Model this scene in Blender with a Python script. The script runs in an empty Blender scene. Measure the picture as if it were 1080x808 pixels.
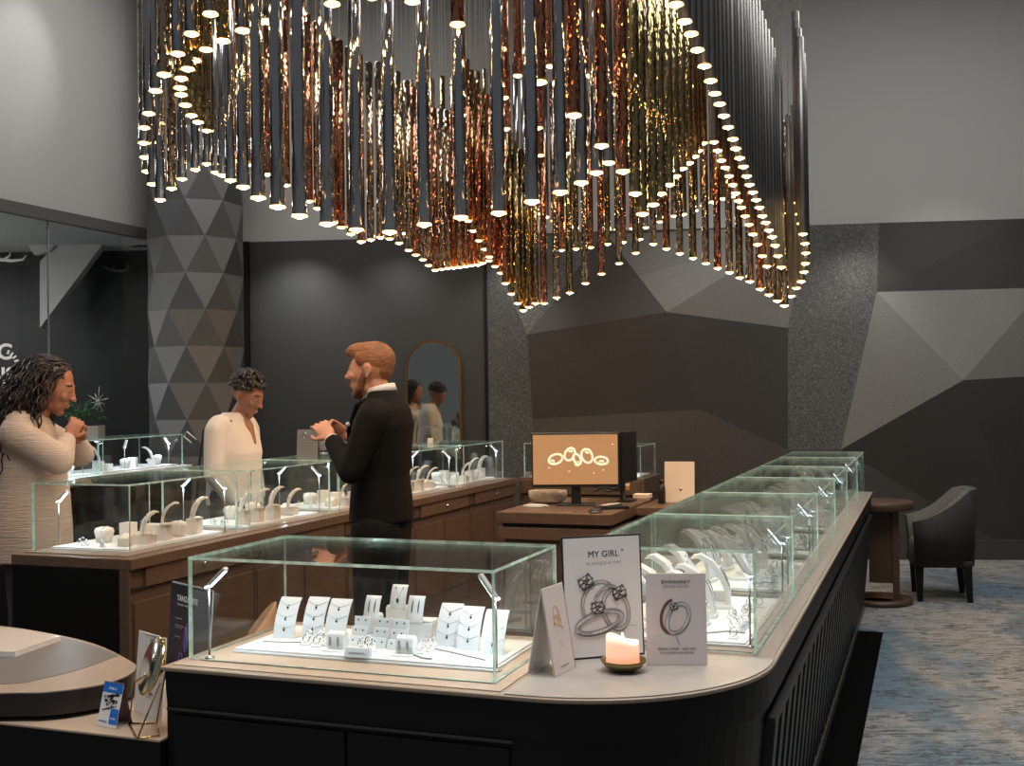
import bpy, math, random
from mathutils import Vector, Matrix
random.seed(7)
PI = math.pi
sc = bpy.context.scene
COL = sc.collection
# ---------------------------------------------------------------- camera model
F = 1199.0; K = 1.5
PIT = math.atan(13.7/F); RHO = .013
r0 = Vector((1,0,0)); u0 = Vector((0,-math.sin(PIT),math.cos(PIT))); FW = Vector((0,math.cos(PIT),math.sin(PIT)))
CR = math.cos(RHO)*r0-math.sin(RHO)*u0; CU = math.sin(RHO)*r0+math.cos(RHO)*u0
def ray(x, y): return FW+CR*((x-540)/F)+CU*((404-y)/F)
def onz(x, y, z):
    d = ray(x, y); t = (z-K)/d.z; return Vector((d.x*t, d.y*t, z))
def ond(x, y, Y):
    d = ray(x, y); t = Y/d.y; return Vector((d.x*t, Y, K+d.z*t))
ANG = math.radians(20.2); SA, CA = math.sin(ANG), math.cos(ANG)
def uv(P): return (P[0]*SA+P[1]*CA, P[0]*CA-P[1]*SA)
def W(u, v, z=0): return Vector((u*SA+v*CA, u*CA-v*SA, z))
RZ = -ANG            # object rotation whose local x = v, local y = u
HC = .807            # counter height
# ---------------------------------------------------------------- materials
def nt(name):
    m = bpy.data.materials.new(name); m.use_nodes = True
    n = m.node_tree.nodes; l = m.node_tree.links
    return m, n, l, n['Principled BSDF']
def mat(name, col, rough=.5, metal=0., bump=0., bscale=40., stretch=(1,1,1), var=0., spec=.5, emit=None, es=0., coat=0., sheen=0.):
    m, n, l, b = nt(name)
    b.inputs['Base Color'].default_value = (*col, 1); b.inputs['Roughness'].default_value = rough
    b.inputs['Metallic'].default_value = metal; b.inputs['Specular IOR Level'].default_value = spec
    b.inputs['Coat Weight'].default_value = coat; b.inputs['Sheen Weight'].default_value = sheen
    if emit: b.inputs['Emission Color'].default_value = (*emit, 1); b.inputs['Emission Strength'].default_value = es
    if bump or var:
        tc = n.new('ShaderNodeTexCoord'); mp = n.new('ShaderNodeMapping'); mp.inputs['Scale'].default_value = stretch
        ns = n.new('ShaderNodeTexNoise'); ns.inputs['Scale'].default_value = bscale; ns.inputs['Detail'].default_value = 4
        l.new(tc.outputs['Object'], mp.inputs[0]); l.new(mp.outputs[0], ns.inputs['Vector'])
        if bump:
            bp = n.new('ShaderNodeBump'); bp.inputs['Strength'].default_value = bump; bp.inputs['Distance'].default_value = .01
            l.new(ns.outputs['Fac'], bp.inputs['Height']); l.new(bp.outputs[0], b.inputs['Normal'])
        if var:
            mx = n.new('ShaderNodeMix'); mx.data_type = 'RGBA'
            mx.inputs[6].default_value = (*[c*(1-var) for c in col], 1); mx.inputs[7].default_value = (*[min(1, c*(1+var)) for c in col], 1)
            l.new(ns.outputs['Fac'], mx.inputs[0]); l.new(mx.outputs[2], b.inputs['Base Color'])
    return m
MT = {}
MT['wood'] = mat('brown_wood', (.112,.070,.047), .42, bump=.05, bscale=9, stretch=(1,1,9), var=.3)
MT['woodh'] = mat('brown_wood_top', (.135,.084,.057), .35, bump=.04, bscale=9, stretch=(1.5,9,6), var=.3)
MT['oak'] = mat('pale_taupe_oak', (.29,.225,.17), .4, bump=.04, bscale=8, stretch=(12,1.2,6), var=.14)
MT['oak3'] = mat('grey_taupe_oak', (.20,.172,.145), .4, bump=.04, bscale=8, stretch=(12,1.2,6), var=.14)
MT['oak2'] = mat('pale_taupe_board', (.40,.31,.235), .45, bump=.04, bscale=8, stretch=(1.2,12,6), var=.1)
MT['stone'] = mat('grey_stone', (.33,.31,.285), .4, bump=.03, bscale=12, var=.25)
MT['black'] = mat('black_lacquer', (.0035,.0035,.004), .5, bump=.02, bscale=60, var=.2, spec=.25)
MT['blackwood'] = mat('black_stained_wood', (.016,.016,.016), .45, bump=.08, bscale=10, stretch=(9,1,9), var=.4)
MT['darkpaint'] = mat('charcoal_paint', (.028,.030,.028), .6, bump=.05, bscale=120)
MT['darkgap'] = mat('dark_shadow_gap', (.01,.008,.007), .8)
MT['upper'] = mat('light_grey_plaster', (.36,.36,.352), .85, bump=.03, bscale=30)
MT['column'] = mat('column_grey_paint', (.080,.081,.08), .5, bump=.02, bscale=50, var=.15)
MT['velvet'] = mat('shaded_charcoal_plaster', (.034,.032,.029), .75, bump=.25, bscale=90, var=.3)
MT['white'] = mat('white_leatherette', (.72,.74,.74), .45, bump=.02, bscale=120)
MT['cream'] = mat('cream_leatherette', (.72,.64,.55), .5, bump=.02, bscale=120)
MT['tray'] = mat('white_tray', (.74,.77,.78), .35)
MT['silver'] = mat('silver', (.75,.76,.78), .12, 1.)
MT['steel'] = mat('brushed_steel', (.40,.40,.40), .3, 1.)
MT['gem'] = mat('dark_gem', (.03,.035,.06), .05, spec=1.)
MT['diamond'] = mat('clear_gem', (.8,.85,.9), .03, 1.)
MT['gold'] = mat('polished_gold', (.85,.58,.22), .12, 1.)
MT['mirror'] = mat('mirror_glass', (.85,.87,.85), .01, 1.)
MT['bronze'] = mat('bronze_frame', (.25,.14,.06), .3, 1.)
MT['carddark'] = mat('card_navy', (.02,.018,.03), .4)
MT['paper'] = mat('white_card', (.78,.77,.77), .5)
MT['papergrey'] = mat('pale_mauve_card', (.62,.56,.56), .5)
MT['paperp'] = mat('pale_pink_card', (.70,.62,.60), .5)
MT['ink'] = mat('black_ink', (.01,.01,.012), .5)
MT['inkg'] = mat('grey_ink', (.16,.16,.17), .5)
MT['inkm'] = mat('mid_grey_ink', (.34,.33,.34), .5)
MT['inkl'] = mat('light_grey_ink', (.55,.54,.55), .5)
MT['inkw'] = mat('white_ink', (.85,.85,.85), .5)
MT['inkgold'] = mat('gold_ink', (.72,.42,.15), .5)
MT['inkbrown'] = mat('brown_ink', (.12,.06,.05), .5)
MT['blue'] = mat('blue_print', (.02,.16,.6), .4)
MT['violet'] = mat('violet_gem_print', (.16,.10,.42), .4)
MT['purplecard'] = mat('purple_brown_card', (.13,.07,.09), .5)
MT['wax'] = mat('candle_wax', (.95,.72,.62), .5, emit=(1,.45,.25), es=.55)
MT['flame'] = mat('flame', (1,.8,.5), .5, emit=(1,.8,.5), es=12)
MT['brass'] = mat('aged_brass', (.30,.22,.09), .35, .9, bump=.1, bscale=20)
MT['skin1'] = mat('light_skin', (.62,.30,.19), .5, bump=.03, bscale=60)
MT['skin2'] = mat('brown_skin', (.30,.13,.075), .5, bump=.03, bscale=60)
MT['skin3'] = mat('tan_skin', (.40,.17,.10), .5, bump=.03, bscale=60)
MT['hairg'] = mat('ginger_hair', (.30,.12,.045), .6, bump=.8, bscale=90, stretch=(1,.3,1), var=.5)
MT['beard'] = mat('brown_beard', (.20,.085,.04), .8, bump=.5, bscale=150, var=.3)
MT['hairb'] = mat('black_hair', (.018,.014,.013), .4, bump=.2, bscale=80)
MT['hairlong'] = mat('dark_brown_hair', (.022,.014,.013), .38)
MT['suit'] = mat('black_suit', (.006,.0055,.005), .8, bump=.05, bscale=150, spec=.2)
MT['shirt'] = mat('white_shirt', (.8,.78,.74), .6, bump=.05, bscale=40)
MT['knit'] = mat('beige_knit', (.54,.43,.35), .85, bump=.8, bscale=30, stretch=(.3,.3,6), var=.08)
MT['blouse'] = mat('cream_blouse', (.66,.59,.52), .8, bump=.9, bscale=7, stretch=(1,1,.5), var=.06)
MT['jeans'] = mat('dark_trousers', (.03,.03,.035), .8, bump=.1, bscale=60)
MT['scarf'] = mat('mauve_scarf', (.33,.22,.22), .8, bump=.3, bscale=40, var=.35)
MT['pink'] = mat('hot_pink_fabric', (.8,.02,.15), .5)
MT['chairblack'] = mat('black_fabric', (.008,.008,.008), .8, bump=.05, bscale=150)
MT['chairgrey'] = mat('grey_fabric', (.085,.085,.082), .8, bump=.05, bscale=150)
MT['tan'] = mat('tan_leather', (.42,.25,.13), .5, bump=.05, bscale=60)
MT['leaf'] = mat('leaf_green', (.05,.13,.045), .5, var=.4, bscale=8)
MT['pot'] = mat('pale_box', (.30,.29,.27), .6)
MT['ledoff'] = mat('lamp_housing', (.62,.63,.64), .35, .3)
MT['led'] = mat('cool_led', (1,1,1), .5, emit=(.75,.88,1), es=9)
MT['lens'] = mat('warm_led_lens', (1,.8,.5), .3, emit=(1,.58,.24), es=190)
MT['lenshalo'] = mat('warm_lens_halo', (1,.8,.5), .3, emit=(1,.50,.17), es=3.4)
MT['wire'] = mat('suspension_wire', (.7,.7,.68), .3, .8)
MT['stripblack'] = mat('black_floor_strip', (.002,.002,.002), .95, bump=.3, bscale=200, spec=.05)
MT['plastic'] = mat('black_plastic', (.012,.012,.012), .35)
MT['clearbowl'] = mat('glass_bowl', (.55,.45,.35), .15, bump=.9, bscale=35, var=.5)

def tube_mat(name, col, rough, amp=.3, sc=(125,125,55)):
    m, n, l, b = nt(name)
    b.inputs['Metallic'].default_value = 1; b.inputs['Base Color'].default_value = (*col, 1); b.inputs['Roughness'].default_value = rough
    if amp:
        tc = n.new('ShaderNodeTexCoord'); mp = n.new('ShaderNodeMapping'); mp.inputs['Scale'].default_value = sc
        vo = n.new('ShaderNodeTexVoronoi'); vo.inputs['Scale'].default_value = 1.
        l.new(tc.outputs['Object'], mp.inputs[0]); l.new(mp.outputs[0], vo.inputs['Vector'])
        s1 = n.new('ShaderNodeVectorMath'); s1.operation = 'SUBTRACT'; s1.inputs[1].default_value = (.5,.5,.5); l.new(vo.outputs['Color'], s1.inputs[0])
        s2 = n.new('ShaderNodeVectorMath'); s2.operation = 'MULTIPLY'; s2.inputs[1].default_value = (amp*1.3,amp*1.3,amp*.30); l.new(s1.outputs[0], s2.inputs[0])
        ge = n.new('ShaderNodeNewGeometry'); s3 = n.new('ShaderNodeVectorMath'); l.new(ge.outputs['Normal'], s3.inputs[0]); l.new(s2.outputs[0], s3.inputs[1])
        s4 = n.new('ShaderNodeVectorMath'); s4.operation = 'NORMALIZE'; l.new(s3.outputs[0], s4.inputs[0]); l.new(s4.outputs[0], b.inputs['Normal'])
    return m
MT['tchrome'] = tube_mat('dark_chrome_tube', (.42,.43,.45), .10, .10)
MT['tchromeb'] = tube_mat('hammered_chrome_tube', (.44,.35,.26), .06, .5)
MT['tsatin'] = tube_mat('satin_grey_tube', (.24,.24,.235), .42, 0)
MT['tcopper'] = tube_mat('copper_tube', (.50,.22,.13), .06, .5)
MT['tgold'] = tube_mat('gold_tube', (.36,.29,.15), .06, .42)

def glassm():
    m, n, l, b = nt('case_glass'); n.remove(b)
    out = n['Material Output']; tr = n.new('ShaderNodeBsdfTransparent'); tr.inputs[0].default_value = (.975,.985,.981,1)
    gl = n.new('ShaderNodeBsdfGlossy'); gl.inputs['Roughness'].default_value = .015; gl.inputs[0].default_value = (.97,1,.99,1)
    fr = n.new('ShaderNodeFresnel'); mx = n.new('ShaderNodeMixShader'); ge = n.new('ShaderNodeNewGeometry'); mi = n.new('ShaderNodeMapRange')
    mi.inputs[3].default_value = 1.28; mi.inputs[4].default_value = 1/1.28; l.new(ge.outputs['Backfacing'], mi.inputs[0]); l.new(mi.outputs[0], fr.inputs['IOR'])
    l.new(fr.outputs[0], mx.inputs[0]); l.new(tr.outputs[0], mx.inputs[1]); l.new(gl.outputs[0], mx.inputs[2]); l.new(mx.outputs[0], out.inputs[0])
    return m
MT['glass'] = glassm()
def edgem():
    m, n, l, b = nt('glass_edge'); n.remove(b); out = n['Material Output']
    df = n.new('ShaderNodeBsdfTranslucent'); df.inputs[0].default_value = (.74,.95,.89,1)
    d2 = n.new('ShaderNodeBsdfDiffuse'); d2.inputs[0].default_value = (.66,.90,.83,1)
    tc = n.new('ShaderNodeTexCoord'); ns = n.new('ShaderNodeTexNoise'); ns.inputs['Scale'].default_value = 25
    gl = n.new('ShaderNodeBsdfGlossy'); gl.inputs['Roughness'].default_value = .1; gl.inputs[0].default_value = (.75,1,.92,1)
    m1 = n.new('ShaderNodeMixShader'); m2 = n.new('ShaderNodeMixShader'); m1.inputs[0].default_value = .5
    l.new(tc.outputs['Object'], ns.inputs['Vector']); l.new(ns.outputs['Fac'], m2.inputs[0])
    l.new(df.outputs[0], m1.inputs[1]); l.new(d2.outputs[0], m1.inputs[2])
    l.new(m1.outputs[0], m2.inputs[1]); l.new(gl.outputs[0], m2.inputs[2]); l.new(m2.outputs[0], out.inputs[0])
    return m
MT['edge'] = edgem()
def carpetm():
    m, n, l, b = nt('patterned_carpet'); b.inputs['Roughness'].default_value = .95; b.inputs['Specular IOR Level'].default_value = .1
    tc = n.new('ShaderNodeTexCoord')
    def noise(scale, sx, sy, det=4, rough=.6):
        mp = n.new('ShaderNodeMapping'); mp.inputs['Scale'].default_value = (sx, sy, 1); l.new(tc.outputs['Object'], mp.inputs[0])
        ns = n.new('ShaderNodeTexNoise'); ns.inputs['Scale'].default_value = scale; ns.inputs['Detail'].default_value = det; ns.inputs['Roughness'].default_value = rough
        l.new(mp.outputs[0], ns.inputs['Vector']); return ns
    def ramp(src, a, bb, ca=(0,0,0,1), cb=(1,1,1,1)):
        r = n.new('ShaderNodeValToRGB'); r.color_ramp.elements[0].position = a; r.color_ramp.elements[1].position = bb
        r.color_ramp.elements[0].color = ca; r.color_ramp.elements[1].color = cb; l.new(src, r.inputs[0]); return r
    base = ramp(noise(1.0, 1.3, .55, 3).outputs['Fac'], .42, .52, (.14,.195,.245,1), (.29,.288,.278,1))
    st = ramp(noise(11., 1, 3.6, 8, .8).outputs['Fac'], .475, .50)
    # woven blocks
    br = n.new('ShaderNodeTexBrick'); br.inputs['Scale'].default_value = 4.5; br.inputs['Mortar Size'].default_value = .006
    br.inputs['Color1'].default_value = (.1,.1,.1,1); br.inputs['Color2'].default_value = (1,1,1,1); br.inputs['Mortar'].default_value = (.2,.2,.2,1)
    l.new(tc.outputs['Object'], br.inputs['Vector'])
    mul = n.new('ShaderNodeMath'); mul.operation = 'MULTIPLY_ADD'; mul.inputs[1].default_value = .8; mul.inputs[2].default_value = .05
    l.new(br.outputs['Color'], mul.inputs[0])
    mm = n.new('ShaderNodeMath'); mm.operation = 'MULTIPLY'; l.new(mul.outputs[0], mm.inputs[0]); l.new(st.outputs[0], mm.inputs[1])
    mx = n.new('ShaderNodeMix'); mx.data_type = 'RGBA'; l.new(mm.outputs[0], mx.inputs[0]); l.new(base.outputs[0], mx.inputs[6]); mx.inputs[7].default_value = (.045,.046,.045,1)
    fine = ramp(noise(60., 1, 4, 2).outputs['Fac'], .3, .7, (.75,.75,.75,1), (1.15,1.15,1.15,1))
    m2 = n.new('ShaderNodeMix'); m2.data_type = 'RGBA'; m2.blend_type = 'MULTIPLY'; m2.inputs[0].default_value = 1
    l.new(mx.outputs[2], m2.inputs[6]); l.new(fine.outputs[0], m2.inputs[7]); l.new(m2.outputs[2], b.inputs['Base Color'])
    return m
MT['carpet'] = carpetm()
def gritm():
    m, n, l, b = nt('glittering_granite_plaster'); b.inputs['Roughness'].default_value = .7
    tc = n.new('ShaderNodeTexCoord'); vo = n.new('ShaderNodeTexNoise'); vo.inputs['Scale'].default_value = 60; vo.inputs['Detail'].default_value = 6; vo.inputs['Roughness'].default_value = .8
    l.new(tc.outputs['Object'], vo.inputs['Vector'])
    r = n.new('ShaderNodeValToRGB'); r.color_ramp.elements[0].position = .45; r.color_ramp.elements[1].position = .72
    r.color_ramp.elements[0].color = (.045,.046,.043,1); r.color_ramp.elements[1].color = (.20,.20,.19,1)
    l.new(vo.outputs['Fac'], r.inputs[0]); l.new(r.outputs[0], b.inputs['Base Color'])
    bp = n.new('ShaderNodeBump'); bp.inputs['Strength'].default_value = .5; bp.inputs['Distance'].default_value = .02
    l.new(vo.outputs['Fac'], bp.inputs['Height']); l.new(bp.outputs[0], b.inputs['Normal'])
    return m
MT['grit'] = gritm()
# ---------------------------------------------------------------- mesh builder
class M:
    def __init__(s, T=None): s.v = []; s.f = []; s.m = []; s.s = []; s.T = T
    def add(s, vs, fs, mi=0, sm=False, T=None):
        o = len(s.v)
        for p in vs:
            p = Vector(p)
            if T: p = T @ p
            if s.T: p = s.T @ p
            s.v.append(p)
        for f in fs: s.f.append([i+o for i in f]); s.m.append(mi); s.s.append(sm)
        return s
    def box(s, x0, x1, y0, y1, z0, z1, mi=0, T=None):
        v = [(x0,y0,z0),(x1,y0,z0),(x1,y1,z0),(x0,y1,z0),(x0,y0,z1),(x1,y0,z1),(x1,y1,z1),(x0,y1,z1)]
        return s.add(v, [(3,2,1,0),(4,5,6,7),(0,1,5,4),(1,2,6,5),(2,3,7,6),(3,0,4,7)], mi, False, T)
    def tube(s, pts, rs, n=8, mi=0, sm=True, caps=True, flat=None):
        pts = [Vector(p) for p in pts]
        if not isinstance(rs, (list, tuple)): rs = [rs]*len(pts)
        vs = []; fs = []; up = None
        for i, p in enumerate(pts):
            t = (pts[min(i+1, len(pts)-1)]-pts[max(i-1, 0)])
            t = t.normalized() if t.length > 1e-9 else Vector((0,0,1))
            if up is None: up = Vector((0,0,1)) if abs(t.z) < .9 else Vector((1,0,0))
            a = t.cross(up)
            if a.length < 1e-6: a = t.cross(Vector((0,1,0)))
            a.normalize(); bb = a.cross(t).normalized(); up = bb
            for k in range(n):
                th = 2*PI*k/n; vs.append(p+(a*math.cos(th)+bb*math.sin(th)*(flat or 1))*rs[i])
        for i in range(len(pts)-1):
            for k in range(n):
                k2 = (k+1) % n; fs.append((i*n+k, i*n+k2, (i+1)*n+k2, (i+1)*n+k))
        if caps: fs.append(tuple(range(n))[::-1]); fs.append(tuple((len(pts)-1)*n+k for k in range(n)))
        return s.add(vs, [f[::-1] for f in fs], mi, sm)
    def lathe(s, prof, n=24, mi=0, c=(0,0,0), sm=True, T=None, a0=0):
        vs = []; fs = []
        for r, z in prof:
            for k in range(n):
                th = 2*PI*k/n+a0; vs.append((c[0]+r*math.cos(th), c[1]+r*math.sin(th), c[2]+z))
        m = len(prof)
        for i in range(m-1):
            for k in range(n):
                k2 = (k+1) % n; fs.append((i*n+k, i*n+k2, (i+1)*n+k2, (i+1)*n+k))
        if prof[0][0] > 1e-6: fs.append(tuple(range(n))[::-1])
        if prof[-1][0] > 1e-6: fs.append(tuple((m-1)*n+k for k in range(n)))
        return s.add(vs, fs, mi, sm, T)
    def ell(s, c, r, n=16, mi=0, T=None, R=None):
        vs = [(0,0,-1)]; fs = []; h = n//2
        for i in range(1, h):
            ph = -PI/2+PI*i/h
            for k in range(n): vs.append((math.cos(ph)*math.cos(2*PI*k/n), math.cos(ph)*math.sin(2*PI*k/n), math.sin(ph)))
        vs.append((0,0,1)); L = len(vs)-1
        for k in range(n):
            k2 = (k+1) % n; fs.append((0, 1+k2, 1+k)); fs.append((L, L-n+k, L-n+k2))
            for i in range(h-2): fs.append((1+i*n+k, 1+i*n+k2, 1+(i+1)*n+k2, 1+(i+1)*n+k))
        if isinstance(r, (int, float)): r = (r,)*3
        c = Vector(c); vv = []
        for p in vs:
            q = Vector((p[0]*r[0], p[1]*r[1], p[2]*r[2]))
            if R: q = R @ q
            vv.append(q+c)
        return s.add(vv, fs, mi, True, T)
    def prism(s, poly, z0, z1, mi=0, mtop=None, T=None, sm=False):
        n = len(poly); vs = [(x,y,z0) for x,y in poly]+[(x,y,z1) for x,y in poly]
        s.add(vs, [(i,(i+1)%n,(i+1)%n+n,i+n) for i in range(n)], mi, sm, T)
        s.add(vs, [tuple(range(n))[::-1]], mi, False, T); s.add(vs, [tuple(range(n,2*n))], mi if mtop is None else mtop, False, T)
        return s
    def loft(s, rings, mi=0, n=20, sm=True, p=2.0):
        # rings: (cx,cy,cz,rx,ry[,tilt])
        vs = []; fs = []
        for g in rings:
            for k in range(n):
                th = 2*PI*k/n; c_, s_ = math.cos(th), math.sin(th)
                x = math.copysign(abs(c_)**(2/p), c_)*g[3]; y = math.copysign(abs(s_)**(2/p), s_)*g[4]
                vs.append((g[0]+x, g[1]+y, g[2]))
        for i in range(len(rings)-1):
            for k in range(n):
                k2 = (k+1) % n; fs.append((i*n+k, i*n+k2, (i+1)*n+k2, (i+1)*n+k))
        fs.append(tuple(range(n))[::-1]); fs.append(tuple((len(rings)-1)*n+k for k in range(n)))
        return s.add(vs, fs, mi, sm)
    def ribbon(s, pts, w, t=.0004, mi=0):      # flat printed stroke in local xz, thickness in -y
        L = []; n = len(pts)
        for i in range(n):
            a = pts[max(i-1,0)]; b = pts[min(i+1,n-1)]; dx, dz = b[0]-a[0], b[1]-a[1]; d = math.hypot(dx,dz) or 1
            ww = w[i] if isinstance(w, (list,tuple)) else w
            L.append((pts[i][0]-dz/d*ww/2, pts[i][1]+dx/d*ww/2, pts[i][0]+dz/d*ww/2, pts[i][1]-dx/d*ww/2))
        vs = []; fs = []
        for a,b,c,d in L: vs += [(a,-t,b),(c,-t,d),(a,0,b),(c,0,d)]
        for i in range(n-1):
            j = 4*i; fs += [(j,j+1,j+5,j+4),(j+3,j+2,j+6,j+7),(j+2,j,j+4,j+6),(j+1,j+3,j+7,j+5)]
        fs += [(0,2,3,1),(4*n-4,4*n-3,4*n-1,4*n-2)]
        return s.add(vs, fs, mi)
    def build(s, name, mats, parent=None, loc=None, rz=0, bevel=0, remesh=0, smooth=0, sub=0, disp=0):
        me = bpy.data.meshes.new(name); me.from_pydata([tuple(p) for p in s.v], [], s.f)
        if not isinstance(mats, (list, tuple)): mats = [mats]
        for m in mats: me.materials.append(MT[m] if isinstance(m, str) else m)
        me.polygons.foreach_set('material_index', s.m); me.polygons.foreach_set('use_smooth', s.s); me.update()
        o = bpy.data.objects.new(name, me); COL.objects.link(o)
        if parent: o.parent = parent
        if loc is not None: o.location = loc
        o.rotation_euler = (0,0,rz)
        if remesh:
            a = o.modifiers.new('r', 'REMESH'); a.mode = 'VOXEL'; a.voxel_size = remesh; a.use_smooth_shade = True
        if smooth:
            a = o.modifiers.new('s', 'SMOOTH'); a.factor = .5; a.iterations = smooth
        if bevel:
            a = o.modifiers.new('b', 'BEVEL'); a.width = bevel; a.segments = 2; a.limit_method = 'ANGLE'
        if sub:
            a = o.modifiers.new('u', 'SUBSURF'); a.levels = sub; a.render_levels = sub
        return o
def tag(o, label=None, cat=None, group=None, kind=None):
    if label: o['label'] = label
    if cat: o['category'] = cat
    if group: o['group'] = group
    if kind: o['kind'] = kind
    return o
def thing(name, label, cat, loc=(0,0,0), rz=0, group=None):
    o = bpy.data.objects.new(name, None); COL.objects.link(o); o.location = loc; o.rotation_euler = (0,0,rz); o.empty_display_size = .05
    return tag(o, label, cat, group)
def struct(o): o['kind'] = 'structure'; return o
def text(body, size, mi, parent, loc, rot=(PI/2,0,0), name='lettering', align='CENTER', ext=.0003, spacing=1., bold=0, sx=1.):
    c = bpy.data.curves.new(name, 'FONT'); c.body = body; c.size = size; c.align_x = align; c.extrude = ext; c.space_character = spacing; c.offset = bold
    o = bpy.data.objects.new(name, c); COL.objects.link(o)
    bpy.context.view_layer.update()
    me = bpy.data.meshes.new_from_object(o); bpy.data.objects.remove(o)
    me.materials.clear(); me.materials.append(MT[mi])
    q = bpy.data.objects.new(name, me); COL.objects.link(q); q.parent = parent; q.location = loc; q.rotation_euler = rot; q.scale = (sx,1,1)
    return q
# ================================================================ ROOM
WZ = 3.01; CZ = 5.6
WA = Vector((-2.53,10.9)); WB = Vector((4.58,10.17))
WD = (WB-WA).normalized(); WN = Vector((WD.y,-WD.x))          # normal towards the camera
if WN.y > 0: WN = -WN
def wallpt(x, y, off=0.):
    d = ray(x, y); n = Vector((WN.x, WN.y)); q = WA+n*off
    t = (q.x*n.x+q.y*n.y)/(d.x*n.x+d.y*n.y); return Vector((d.x*t, d.y*t, K+d.z*t))
def slab2(name, a, b, z0, z1, th, m, away=1):
    a = Vector(a); b = Vector(b); d = (b-a).normalized(); n = Vector((-d.y, d.x))*th*away
    p = [a, b, b+n, a+n]
    mm = M(); mm.prism([tuple(q) for q in p], z0, z1); return struct(mm.build(name, m))
SEAM = wallpt(514, 400); SE = Vector((SEAM.x, SEAM.y))
WE = WA+WD*9.2; WL = WA-WD*.05
struct(M().box(-9,7,-1.5,13,-.1,0).build('floor', 'darkpaint' if 0 else 'carpet'))
slab2('wall_back_left', WL, SE, 0, WZ, .15, 'darkpaint')
slab2('wall_back_upper', WA-WD*1.2, WE, WZ, CZ, .15, 'upper')
slab2('wall_back_right', SE, WE, 0, WZ, .02, 'darkpaint').location = (WN.x*-.06, WN.y*-.06, 0)
struct(M().box(-9,7,1.2,13,CZ,CZ+.1).build('ceiling', 'upper'))
slab2('wall_right', WE, (WE.x-.3, 1.0), 0, CZ, .15, 'darkpaint')
# faceted relief wall
V = {}
def fv(k, x, y, off, z=None):
    p = wallpt(x, y, off)
    if z is not None: p.z = z
    V[k] = p
for k, x, y, o in [('a',582,321,.16),('b',556,353,.26),('c',528.6,392,.10),('d',514,405,.02),('e',562,442,.20),('g',674,292,.12),('h',703,329,.34),
                   ('i',831,346,.13),('j',925,308,.10),('l',1016,401,.36),('o',887,474,.10),('p',738,432,.22),('q',831,474,.06)]: fv(k,x,y,o)
WX = lambda t: WA+WD*t
def wv(k, x, z, off):
    p = wallpt(x, 400, off); p.z = z; V[k] = p
for k, x, o in [('T0',514,.02),('T1',640,.02),('T2',853,.08),('T3',930,.12),('T4',1080,.12),('T5',1240,.1)]: wv(k, x, WZ, o)
for k, x, o in [('B0',514,.02),('B1',566,.12),('B2',760,.1),('B3',831,.05),('B4',900,.10),('B5',1080,.06),('B6',1240,.06)]: wv(k, x, 0, o)
fv('k',1100,303.5,.06); fv('k2',1240,300,.1); fv('m',1100,396,.16); fv('m2',1240,392,.1)
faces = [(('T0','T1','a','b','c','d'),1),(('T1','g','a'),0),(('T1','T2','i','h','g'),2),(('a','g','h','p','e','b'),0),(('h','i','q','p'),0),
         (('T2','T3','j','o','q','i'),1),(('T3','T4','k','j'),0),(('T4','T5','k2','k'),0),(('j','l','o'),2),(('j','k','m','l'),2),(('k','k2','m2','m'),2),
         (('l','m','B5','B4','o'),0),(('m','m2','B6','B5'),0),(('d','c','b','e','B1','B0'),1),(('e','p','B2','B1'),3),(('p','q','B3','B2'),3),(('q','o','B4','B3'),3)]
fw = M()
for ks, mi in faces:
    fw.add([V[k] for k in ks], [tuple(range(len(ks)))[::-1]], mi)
fw_o = fw.build('wall_back_faceted', ['velvet','grit',mat('lit_grey_plaster',(.13,.128,.12),.75,bump=.25,bscale=70,var=.25),mat('brown_charcoal_plaster',(.058,.05,.044),.75,bump=.3,bscale=60,var=.35)])  # plain facets toned light and dark, painting in how light strikes them
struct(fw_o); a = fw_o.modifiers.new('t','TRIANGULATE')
# close top ledge of the relief with a dark trim
tr = M(); tr.prism([tuple(SE+WN*0),tuple(WE),tuple(WE+WN*.14),tuple(SE+WN*.02)], WZ-.012, WZ+.004); struct(tr.build('trim_1','darkpaint'))
def wbox(name, t0, t1, z0, z1, d0, d1, m):
    p = [WX(t0)+WN*d0, WX(t1)+WN*d0, WX(t1)+WN*d1, WX(t0)+WN*d1]
    return struct(M().prism([tuple(q) for q in p], z0, z1).build(name, m))
tS = (SE-WA).length
wbox('baseboard_back', tS, 9.1, 0, .17, .02, .17, mat('baseboard_grey',(.035,.035,.035),.5))
wbox('trim_2', tS-.02, tS+.012, 0, WZ, -.01, .03, 'black')
wbox('trim_3', -.02, .03, 0, WZ, -.01, .05, 'black')
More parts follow.
